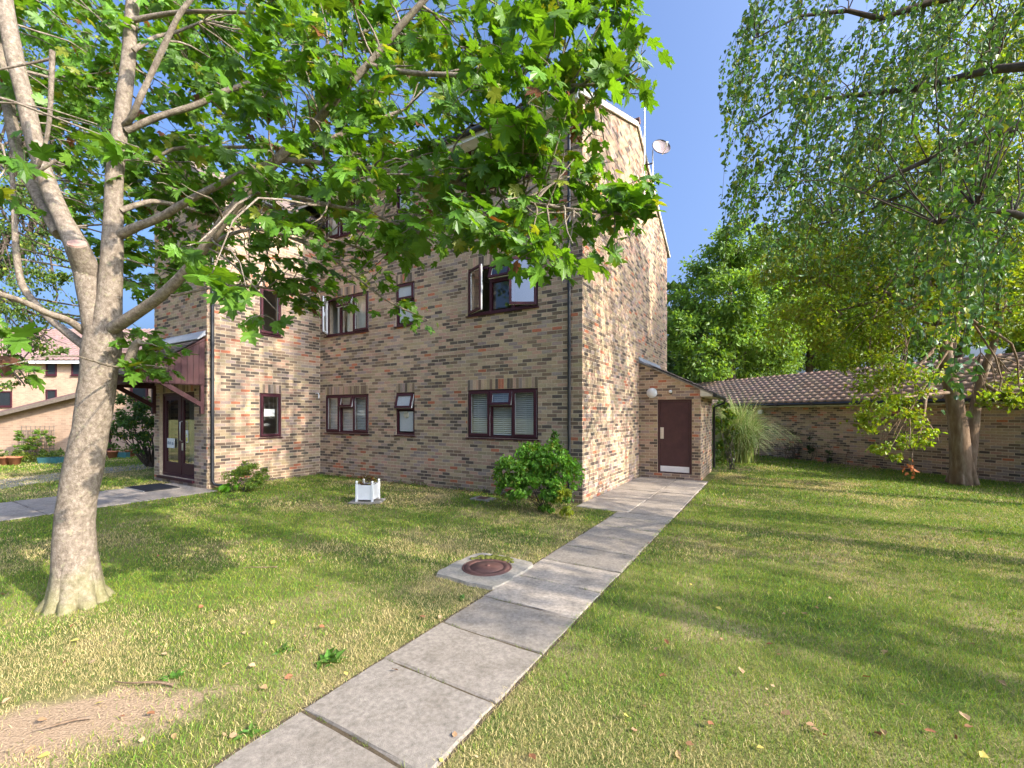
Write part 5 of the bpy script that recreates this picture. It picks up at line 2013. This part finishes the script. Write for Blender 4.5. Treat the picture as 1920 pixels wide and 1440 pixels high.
ps_ = [(440, 895, 9.55, .26), (470, 888, 9.6, .28), (495, 895, 9.65, .22), (455, 880, 9.6, .2), (480, 905, 9.5, .22)]
shrub('low_shrub', 'low wispy green shrub at the foot of the stair tower wall', gnd(462, 922)[:2], [(tuple(at(a, b, c)), (r, r * .7, r * .9)) for a, b, c, r in ps_], 3200, 'oval', .05, (.13, .22, .03), stems=26, yellow=.15, shell=.1, stemr=.005, up=.3)
wd_ = gnd(432, 925)
shrub('broad_leaf_weed', 'clump of broad bright green leaves left of the low wispy shrub', wd_[:2], [((wd_.x, wd_.y, .16), (.16, .1, .12))], 34, 'birch', .16, (.12, .30, .02), stems=4, cat='weed', stemr=.004)
# left rear shrub by the porch
ps_ = [(230, 790, 13.5, .6), (265, 800, 13.3, .6), (245, 760, 13.7, .55), (280, 770, 13.5, .5), (215, 820, 13.5, .35), (270, 830, 13.2, .35)]
shrub('laurel_bush', 'dark leafy bush with bare slanting stems left of the porch', gnd(283, 876)[:2], [(tuple(at(a, b, c)), (r, r, r * .7)) for a, b, c, r in ps_], 2600, 'oval', .12, (.055, .115, .022), stems=18, stemr=.03, cat='bush')
# climber on the trellis
ps_ = [(45, 820, 17.1, .35), (65, 830, 17.1, .3), (40, 842, 17.1, .3), (78, 812, 17.1, .22), (92, 825, 17.1, .18)]
shrub('climbing_plant', 'bright green climber on the grey trellis', (tp.x, tp.y - .12), [(tuple(at(a, b, c)), (r, .12, r)) for a, b, c, r in ps_], 1100, 'birch', .09, (.12, .22, .03), stems=8, cat='climber', yellow=.2)
# right: shrub behind the outhouse, pampas, dry stems, ivy
ps_ = [(1352, 770, 15.0, .45), (1365, 790, 15, .45), (1350, 820, 14.8, .4), (1360, 845, 14.6, .35), (1345, 800, 14.8, .35)]
shrub('corner_shrub', 'pale green leafy shrub beside the outhouse downpipe', B(SHW + .5, SHV + 3.0)[:2], [(tuple(at(a, b, c)), (r, r, r * .9)) for a, b, c, r in ps_], 1500, 'birch', .11, (.115, .20, .03), stems=12, yellow=.15)
pg = gnd(1385, 866)
pam = empty('pampas_grass', (pg.x, pg.y, 0))
tag(pam, 'arching clump of pampas grass between the outhouse and the low outbuilding', 'grass clump')
nb_ = 2200
az = rng.uniform(0, 2 * math.pi, nb_)
ln = rng.uniform(1.0, 2.5, nb_)
sp_ = rng.uniform(.25, .85, nb_)
ts = np.linspace(0, 1, 7)
Vp, Fp, Cp = [], [], []
b0 = rng.normal(size=(nb_, 2)) * .16
for i in range(nb_):
    hx = ln[i] * sp_[i]
    xs_ = hx * ts ** 1.6
    zs_ = ln[i] * (1.35 * ts - 1.25 * sp_[i] * ts ** 2.6)
    wdt = .011 * (1 - ts) + .002
    ca, sa = math.cos(az[i]), math.sin(az[i])
    o0 = len(Vp)
    for x_, z_, w_ in zip(xs_, zs_, wdt):
        cx_, cy_ = b0[i, 0] + ca * x_, b0[i, 1] + sa * x_
        Vp += [(cx_ - sa * w_, cy_ + ca * w_, z_), (cx_ + sa * w_, cy_ - ca * w_, z_)]
    for k in range(6):
        Fp.append((o0 + 2 * k, o0 + 2 * k + 1, o0 + 2 * k + 3, o0 + 2 * k + 2))
    c_ = np.array(random.choice([(.30, .40, .12), (.36, .44, .18), (.24, .36, .10), (.50, .46, .24)])) * random.uniform(.8, 1.2)
    Cp += [c_] * 14
np_obj('blades', np.array(Vp), np.array(Fp), np.array(Cp), M['grass'], pam)


def dry_stems(name, label, px, py, h_, n, col, leafy=0, spread=.25):
    b = MG.inverted() @ gnd(px, py)
    b = MG @ Vector((b.x, -.22, 0))
    t = empty(name, (b.x, b.y, 0))
    tag(t, label, 'dry plant' if not leafy else 'climber')
    m_ = MB()
    tips = []
    for k in range(n):
        e = Vector((random.gauss(0, spread), random.gauss(0, .06), h_ * random.uniform(.55, 1)))
        m_.tube(curve((random.gauss(0, spread * .5), random.gauss(0, .05), 0), e, 0, 5, .07), taper(.009, .003, 5), 4)
        tips.append(e)
    m_.obj('stems', pmat(name + '_bark', col, rough=.9, var=.3), t)
    if leafy:
        V, F_, C = clump_leaves([((0, .05, h_ * .5), (spread, .1, h_ * .55))], leafy, 'oval', .07, (.045, .085, .025), shell=.1)
        np_obj('foliage', V, F_, C, M['leaf'], t)


dry_stems('dead_shrub', 'brown dried up shrub against the outbuilding wall by the pampas grass', 1475, 862, 1.3, 34, (.16, .11, .075), 120, .4)
dry_stems('ivy_strand', 'dark ivy column climbing the outbuilding wall right of the dead shrub', 1508, 866, .95, 5, (.08, .07, .05), 260, .10)
dry_stems('ivy_strand', 'thin ivy column on the outbuilding wall, right of the thicker ivy', 1533, 870, .62, 4, (.08, .07, .05), 120, .07)
dry_stems('dry_stalk', 'single rusty brown stalk against the outbuilding wall', 1562, 874, .75, 3, (.16, .07, .045), 0, .04)

# ================================================================== small things
# white planter
pw = gnd(684, 945)
flag = MB()
poly = [(-.30, -.24), (.10, -.27), (.32, -.16), (.30, .18), (.0, .26), (-.32, .16)]
flag.prism([(x, y_, .004) for x, y_ in poly], (0, 0, .035))
fo = flag.obj('stone_flag', M['concrete'], None, bevel=.01)
fo.location = (pw.x, pw.y + .18, 0)
tag(fo, 'irregular stone flag under the white planter', 'flagstone')
pl = empty('planter_box', (pw.x, pw.y + .18, .039), -R(6))
tag(pl, 'white square planter with ball finials on the lawn before the front wall', 'planter')
s_ = .155
for (ax, ay) in ((-1, -1), (1, -1), (1, 1), (-1, 1)):
    m_ = MB()
    m_.box(ax * s_ - .018, ax * s_ + .018, ay * s_ - .018, ay * s_ + .018, 0, .345)
    m_.obj('post', M['white'], pl)
    m_ = MB()
    m_.lathe([(.008, .34), (.010, .352), (.020, .362), (.024, .375), (.018, .39), (.001, .398)], 14, (ax * s_, ay * s_, 0))
    m_.obj('finial', M['white'], pl)
for k in range(4):
    m_ = MB()
    Mk = Matrix.Rotation(k * math.pi / 2, 4, 'Z')
    m_.box(-s_ + .019, s_ - .019, -s_ - .008, -s_ + .008, .035, .315, Mk)
    m_.obj('panel', M['white'], pl)
m_ = MB(); m_.box(-s_ + .01, s_ - .01, -s_ + .01, s_ - .01, .25, .29); m_.obj('compost', M['soil'], pl)
hp = (pw.x, pw.y + .18)
heather = shrub('heather', 'reddish brown withered plant growing in the white planter', hp, [((hp[0] + dx, hp[1], .40 + dz), (.10, .09, .10)) for dx, dz in ((-.08, .02), (.06, 0), (0, .05))], 420, 'oval', .035, (.13, .055, .025), leafm=M['dryleaf'], stems=26, cat='plant', stemr=.004, yellow=.25)

# manhole
mh = gnd(913, 1070)
mu, mv = toB(mh.x, mh.y)
man = empty('manhole', B(float(mu), float(mv), 0), -TH)
tag(man, 'round rusty manhole cover in a mossy concrete surround beside the path', 'manhole')
m_ = MB()
prof_o = [(-.40, -.43), (.10, -.45), (.40, -.42), (.40, .10), (.41, .42), (-.10, .44), (-.40, .41), (-.42, .05)]
no_ = 36
inner = [(.275 * math.cos(2 * math.pi * k / no_), .275 * math.sin(2 * math.pi * k / no_)) for k in range(no_)]
def ray(a):
    best = None
    for i in range(len(prof_o)):
        (x0_, y0_), (x1_, y1_) = prof_o[i], prof_o[(i + 1) % len(prof_o)]
        dx_, dy_ = math.cos(a), math.sin(a)
        den = dx_ * (y1_ - y0_) - dy_ * (x1_ - x0_)
        if abs(den) < 1e-9: continue
        t = (x0_ * (y1_ - y0_) - y0_ * (x1_ - x0_)) / den
        s2 = (x0_ * dy_ - y0_ * dx_) / den
        if t > 0 and -1e-6 <= s2 <= 1 + 1e-6:
            best = t if best is None else min(best, t)
    return (best or .4)
outer = []
for k in range(no_):
    a = 2 * math.pi * k / no_
    t = ray(a) + random.uniform(-.012, .012)
    outer.append((t * math.cos(a), t * math.sin(a)))
Vs = [(x, y_, .040) for x, y_ in inner] + [(x * .97, y_ * .97, .034) for x, y_ in outer] + [(x, y_, .0) for x, y_ in outer]
fs_ = []
for k in range(no_):
    q = (k + 1) % no_
    fs_ += [(k, q, no_ + q, no_ + k), (no_ + k, no_ + q, 2 * no_ + q, 2 * no_ + k)]
m_.add(Vs, fs_)
m_.obj('surround', M['concrete'], man)
m_ = MB()
m_.lathe([(.274, .025), (.274, .044), (.258, .044), (.256, .040), (.250, .040), (.248, .046), (.19, .046), (.188, .042), (.180, .042), (.178, .047), (.03, .048), (.001, .048)], 40)
m_.obj('cover', M['rust'], man)
m_ = MB(); m_.lathe([(.025, .050), (.022, .060), (.001, .062)], 10, (.0, .02, 0)); m_.obj('lifting_lug', M['rust'], man)
Vm, Fm = [], []
m_ = MB()
for k in range(70):
    a = rng.normal(1.9, .33)
    rr = rng.uniform(.27, .37)
    s = rng.uniform(.012, .035)
    m_.lathe([(s, 0), (s * .8, s * .35), (.001, s * .55)], 7, (rr * math.cos(a), rr * math.sin(a), .045))
m_.obj('moss', M['moss'], man)
# small drain by the wall
dg = gnd(905, 938)
dr_ = empty('drain_cover', (dg.x, dg.y + .05, 0), -TH)
tag(dr_, 'small drain cover in concrete at the foot of the front wall', 'drain')
m_ = MB(); m_.box(-.22, .22, -.16, .16, 0, .035); m_.obj('surround', M['concrete'], dr_, bevel=.008)
m_ = MB(); m_.box(-.11, .11, -.10, .10, .036, .042); m_.obj('lid', M['rust'], dr_)

# door mat
dm_ = empty('door_mat', B(UL - 1.12, -TD - .62, .028), -TH)
tag(dm_, 'black ribbed rubber mat on the paving before the entrance door', 'mat')
m_ = MB(); m_.box(-.52, .52, -.33, .33, 0, .014); m_.obj('base', M['rubber'], dm_)
m_ = MB()
for k in range(26):
    m_.box(-.50, .50, -.32 + k * .025, -.31 + k * .025, .0145, .022)
m_.obj('ribs', M['rubber'], dm_)
m_ = MB(); m_.box(-.53, .53, -.345, -.331, 0, .02); m_.obj('edge_strip', M['steel'], dm_)

# pots and troughs by the left houses
def pot_proto():
    t = MB()
    t.lathe([(.001, 0), (.12, 0), (.165, .24), (.185, .24), (.185, .29), (.165, .29), (.155, .26), (.001, .255)], 18)
    return t
potm = pot_proto().mesh('pot_body', M['terracotta'])
tro = MB()
tro.prism([(-.22, -.10, 0), (.22, -.10, 0), (.22, .10, 0), (-.22, .10, 0)], (0, 0, .02))
for k in range(4):
    a, b = [((-.22, -.10), (.22, -.10)), ((.22, -.10), (.22, .10)), ((.22, .10), (-.22, .10)), ((-.22, .10), (-.22, -.10))][k]
    tro.add([(a[0], a[1], .02), (b[0], b[1], .02), (b[0] * 1.12, b[1] * 1.2, .21), (a[0] * 1.12, a[1] * 1.2, .21), (a[0] * .98, a[1] * .98, .21), (b[0] * .98, b[1] * .98, .21)], [(0, 1, 2, 3), (3, 2, 5, 4)])
tro.add([(-.22, -.1, .18), (.22, -.1, .18), (.22, .1, .18), (-.22, .1, .18)], [(0, 1, 2, 3)])
trom = tro.mesh('trough_body', M['teal'])
for kind, px, py, lab in (('pot', 8, 872, 'terracotta pot at the left edge of the row by the brick lean-to'), ('pot', 28, 872, 'second terracotta pot from the left edge by the brick lean-to'),
                          ('trough', 89, 869, 'teal trough left of the maple trunk, under the trellis'), ('trough', 105, 868, 'teal trough nearest the maple trunk on its left'),
                          ('pot', 211, 859, 'terracotta pot just right of the maple trunk'), ('trough', 229, 858, 'teal trough between two terracotta pots right of the trunk'), ('pot', 244, 857, 'terracotta pot nearest the leafy bush by the porch')):
    q = gnd(px, py)
    o = tag(empty('plant_' + kind, (q.x, q.y, 0), random.uniform(-.1, .1)), lab, 'plant pot', 'pots and troughs by the left houses')
    link(bpy.data.objects.new('body', potm if kind == 'pot' else trom), o)
    V, F_, C = clump_leaves([((0, 0, .38), (.18, .14, .16))], 110, 'oval', .08, (.10, .17, .03), shell=.1, yellow=.1)
    np_obj('foliage', V, F_, C, M['leaf'], o)
for px, py, lab in ((45, 868, 'low yellow green border plant beside the terracotta pots'), (60, 866, 'low yellow green border plant under the left half of the trellis'), (75, 866, 'low yellow green border plant beside the teal troughs'), (115, 862, 'low yellow green border plant half hidden by the maple trunk')):
    q = gnd(px, py)
    shrub('border_plant', lab, (q.x, q.y), [((q.x, q.y, .22), (.28, .2, .2))], 200, 'oval', .09, (.16, .22, .03), stems=5, cat='plant', yellow=.3)['group'] = 'border plants under the trellis'

# ================================================================== lawn
def lawn_free(x, y_):
    u, v_ = toB(x, y_)
    blocked = (u > .825) & (u < 1.705) & (v_ < -.34)
    blocked |= (u > -.02) & (u < 1.76) & (v_ > -.36) & (v_ < SHV + SHD)
    blocked |= (u > UL) & (u < 0) & (v_ > -.02)
    blocked |= (u > -9.56) & (u < -7.37) & (v_ < -2.8)
    blocked |= (u > UL - TW) & (u < UL + .02) & (v_ > -TD - .02)
    blocked |= (u < .1) & (v_ > 0)
    blocked |= (u >= 0) & (u < SHW + .02) & (v_ > SHV) & (v_ < SHV + SHD)
    blocked |= ((x - mroot.x) ** 2 + (y_ - mroot.y) ** 2) < .23 ** 2
    blocked |= (abs(u - float(mu)) < .40) & (abs(v_ - float(mv)) < .43)
    blocked |= (abs(x - pw.x) < .27) & (abs(y_ - pw.y - .18) < .22)
    gl = (np.asarray(x) - ga.location.x) * -math.sin(ga.rotation_euler.z) + (np.asarray(y_) - ga.location.y) * math.cos(ga.rotation_euler.z)
    blocked |= gl > -.05
    return ~blocked


def dryness(x, y_):
    d = .55 * vnoise(x, y_, 1.3, 41) + .30 * vnoise(x, y_, .45, 42) + .25 * vnoise(x, y_, 3.5, 43)
    u, v_ = toB(x, y_)
    d = d + .16 * np.exp(-((x + 2.6) ** 2 + (y_ - 3.2) ** 2) / 4.5) + .12 * np.exp(-((np.asarray(x) - .6) ** 2 + (y_ - 2.2) ** 2) / .8)
    d = d + .10 * np.exp(-((u - .79) ** 2) / .02) - .10 * (np.asarray(x) > 1.2) * (np.asarray(y_) > 2.6) - .05 * (np.asarray(y_) > 6)
    return d


GP, GH, GW, GC = [], [], [], []
for (y0_, y1_, dens, h0, wd) in ((1.7, 3.2, 8600, .030, .0024), (3.2, 5.0, 5600, .030, .0033), (5.0, 8.0, 2600, .034, .0054), (8.0, 13.0, 950, .040, .0095), (13.0, 21.0, 380, .048, .017)):
    xl = 1.24 * y1_
    x_ = rng.uniform(-xl, xl, int(dens * 2 * xl * (y1_ - y0_)))
    y__ = rng.uniform(y0_, y1_, len(x_))
    k = (np.abs(x_) < 1.22 * y__ + .2) & lawn_free(x_, y__)
    x_, y__ = x_[k], y__[k]
    so_ = np.exp(-(((x_ - SOILC.x) * .93 + (y__ - SOILC.y) * .37) ** 2 / .55 + ((y__ - SOILC.y) * .93 - .37 * (x_ - SOILC.x)) ** 2 / .10)) + .6 * (vnoise(x_, y__, .35, 77) - .5)
    dry = dryness(x_, y__)
    thin = np.clip(1.25 - 1.5 * np.clip(so_, 0, 1) - .35 * np.clip(dry - .62, 0, 1), .03, 1)
    k = rng.random(len(x_)) < thin
    x_, y__, dry = x_[k], y__[k], dry[k]
    n = len(x_)
    GP.append(np.column_stack([x_, y__]))
    GH.append(h0 * rng.uniform(.45, 1.35, n) * (1.15 - .4 * np.clip(dry, 0, 1)))
    GW.append(wd * rng.uniform(.7, 1.3, n))
    pdry = np.clip((dry - .465) * 2.5 + .10, .05, .88)
    isd = rng.random(n) < pdry
    c = np.array((.140, .255, .028)) * rng.uniform(.6, 1.4, (n, 1)) * rng.uniform(.9, 1.1, (n, 3))
    yl = rng.random(n) < .3
    c[yl] = np.array((.29, .33, .040)) * rng.uniform(.7, 1.25, (yl.sum(), 1))
    c[isd] = np.array((.56, .455, .215)) * rng.uniform(.55, 1.25, (isd.sum(), 1))
    GC.append(c)
# blades and moss growing in the joints of the path
jv = np.array([-9.95 + .612 * k for k in range(3, 16)])
jj = rng.choice(jv, 1500) + rng.normal(0, .006, 1500)
ju = .80 + .93 * rng.random(1500)
kk = vnoise(ju * 3, jj * 5, .5, 91) > .52
ju, jj = ju[kk], jj[kk]
jp = np.array([tuple(B(a_, b_)[:2]) for a_, b_ in zip(ju, jj)])
GP.append(jp)
GH.append(.026 * rng.uniform(.6, 1.5, len(jp)))
GW.append(.0035 * rng.uniform(.7, 1.3, len(jp)))
GC.append(np.array((.13, .17, .035)) * rng.uniform(.5, 1.4, (len(jp), 1)))
GP, GH, GW, GC = np.vstack(GP), np.concatenate(GH), np.concatenate(GW), np.vstack(GC)
n = len(GP)
a = rng.uniform(0, 2 * math.pi, n)
ln_ = rng.uniform(.1, 1.25, n) * GH
la = rng.uniform(0, 2 * math.pi, n)
sx, sy = np.cos(a) * GW / 2, np.sin(a) * GW / 2
lx, ly = np.cos(la) * ln_, np.sin(la) * ln_
V = np.zeros((n, 5, 3), np.float32)
z0_ = np.full(n, .001)
V[:, 0] = np.column_stack([GP[:, 0] - sx, GP[:, 1] - sy, z0_])
V[:, 1] = np.column_stack([GP[:, 0] + sx, GP[:, 1] + sy, z0_])
V[:, 2] = np.column_stack([GP[:, 0] + sx * .8 + lx * .35, GP[:, 1] + sy * .8 + ly * .35, GH * .6])
V[:, 3] = np.column_stack([GP[:, 0] - sx * .8 + lx * .35, GP[:, 1] - sy * .8 + ly * .35, GH * .6])
V[:, 4] = np.column_stack([GP[:, 0] + lx, GP[:, 1] + ly, GH])
F0 = np.array([(0, 1, 2), (0, 2, 3), (3, 2, 4)])
FF = (F0[None] + (np.arange(n) * 5)[:, None, None]).reshape(-1, 3)
go = np_obj('grass', V.reshape(-1, 3), FF, np.repeat(GC, 5, axis=0), M['grass'])
tag(go, 'short patchy mown lawn, green and straw coloured', 'grass', kind='stuff')
print('grass blades', n)

# weeds and litter along the foot of the front wall
nw_ = 2600
wu = -7.9 + 7.8 * rng.random(nw_)
wv = -.03 - np.abs(rng.normal(0, .10, nw_))
kk = vnoise(wu * 2, wv, .55, 55) > .45
wu, wv = wu[kk], wv[kk]
P = np.array([tuple(B(a_, b_, .01)) for a_, b_ in zip(wu, wv)])
P[:, 2] = .01 + .10 * rng.random(len(P)) ** 2.2
C = green(len(P), (.085, .15, .03), .35, .1)
br_ = rng.random(len(P)) < .35
C[br_] = np.array((.20, .12, .06)) * rng.uniform(.6, 1.3, (br_.sum(), 1))
V, F_, C = leaves_mesh('oval', P, rnd_dirs(len(P)) + np.array([0, 0, .3]), rnd_dirs(len(P)) + np.array([0, 0, .8]), .035 * rng.uniform(.6, 1.5, len(P)), C)
V[:, 2] = np.maximum(V[:, 2], .003)
tag(np_obj('wall_foot_weeds', V, F_, C, M['leaf']), 'low weeds and brown litter along the foot of the front wall', 'weeds', kind='stuff')

# tufts of coarse green weed in the lawn
def tuft(px, py, r_, n, lab):
    q = gnd(px, py)
    t = empty('weed_tuft', (q.x, q.y, 0))
    tag(t, lab, 'weed')
    D = rnd_dirs(n) * np.array([1, 1, .25]) + np.array([0, 0, .28])
    P = np.column_stack([rng.normal(0, r_ * .3, n), rng.normal(0, r_ * .3, n), np.full(n, .006)])
    V, F_, C = leaves_mesh('oval', P, D, np.tile([0, 0, 1.0], (n, 1)) + rng.normal(size=(n, 3)) * .2, r_ * rng.uniform(.6, 1.1, n), green(n, (.09, .20, .03), .25))
    V[:, 2] = np.maximum(V[:, 2], .004)
    np_obj('rosette', V, F_, C, M['leaf'], t)


for a in ((615, 1240, .10, 26, 'bright green weed rosette in the dry grass near the path, left side'), (325, 1272, .08, 12, 'grey green plantain rosette in the dry grass above the bare earth'),
          (530, 1222, .07, 14, 'small weed rosette left of the bright green one by the path'), (470, 1375, .07, 14, 'small weed in the near grass beside the path corner'), (870, 1125, .06, 10, 'small green weed just below the manhole surround')):
    tuft(*a)

# fallen leaves
fl_t, fl_f = leaf_template('birch')
curl = []
for k in range(8):
    T_ = np.array([(0, 0, .0), (.30, .25, .12 + .08 * k / 8), (.36, .55, .16), (.14, .82, .10), (0, 1, .16), (-.16, .80, .05), (-.34, .5, .14), (-.26, .2, .10), (0, .5, .02)])
    T_[:, 2] *= rng.uniform(.3, 1.6)
    T_[:, :2] += rng.normal(size=(9, 2)) * .05
    Fk = np.array([(i, (i + 1) % 8, 8) for i in range(8)])
    c_ = [(.30, .16, .08), (.36, .22, .12), (.22, .10, .05), (.42, .30, .17), (.30, .20, .10), (.30, .13, .07), (.40, .27, .15), (.48, .40, .10)][k]
    curl.append(np_mesh('fallen_leaf', T_, Fk, np.tile(c_, (9, 1)), M['dryleaf']))
k = 0
spots_ = []
while k < 130:
    px, py = rng.uniform(5, 1915), 960 + 475 * rng.random() ** .8
    q = gnd(px, py)
    onp = not lawn_free(np.array([q.x]), np.array([q.y]))[0]
    if onp and rng.random() < .85: continue
    spots_.append((q, onp))
    k += 1
for q, onp in spots_:
    ci = random.randrange(8)
    o = bpy.data.objects.new('fallen_leaf', curl[ci])
    s = random.uniform(.025, .055)
    uu, vv = toB(q.x, q.y)
    place = 'on the concrete path' if onp else ('on the lawn left of the path' if uu < 1.2 else 'on the lawn right of the path')
    if not onp: place += ' near the camera' if q.y < 3.6 else ' towards the buildings'
    tone = ['brown', 'tan', 'dark brown', 'pale straw', 'tan', 'reddish brown', 'tan', 'yellowish'][ci]
    o.location = (q.x, q.y, (.026 if onp else .020) + random.uniform(0, .006))
    o.rotation_euler = (random.gauss(0, .3), random.gauss(0, .3), random.uniform(0, 6.28))
    o.scale = (s, s, s)
    tag(o, 'dry %s fallen leaf %s' % (tone, place), 'leaf', 'fallen leaves: %s, %s' % (tone, place))
    link(o)
for a, b, lab in (((520, 1066), (455, 1068), 'thin dead stick lying in the grass right of the maple'), ((325, 1290), (215, 1283), 'thin pale twig lying across the bare earth edge'), ((170, 1352), (60, 1378), 'dark root like twig on the bare earth')):
    p, q = gnd(*a), gnd(*b)
    m_ = MB()
    m_.tube(curve((0, 0, .02), (q.x - p.x, q.y - p.y, .02), 0, 8, .04), taper(.008, .003, 8), 6)
    o = m_.obj('twig', M['bark2'])
    o.location = (p.x, p.y, 0)
    tag(o, lab, 'twig')
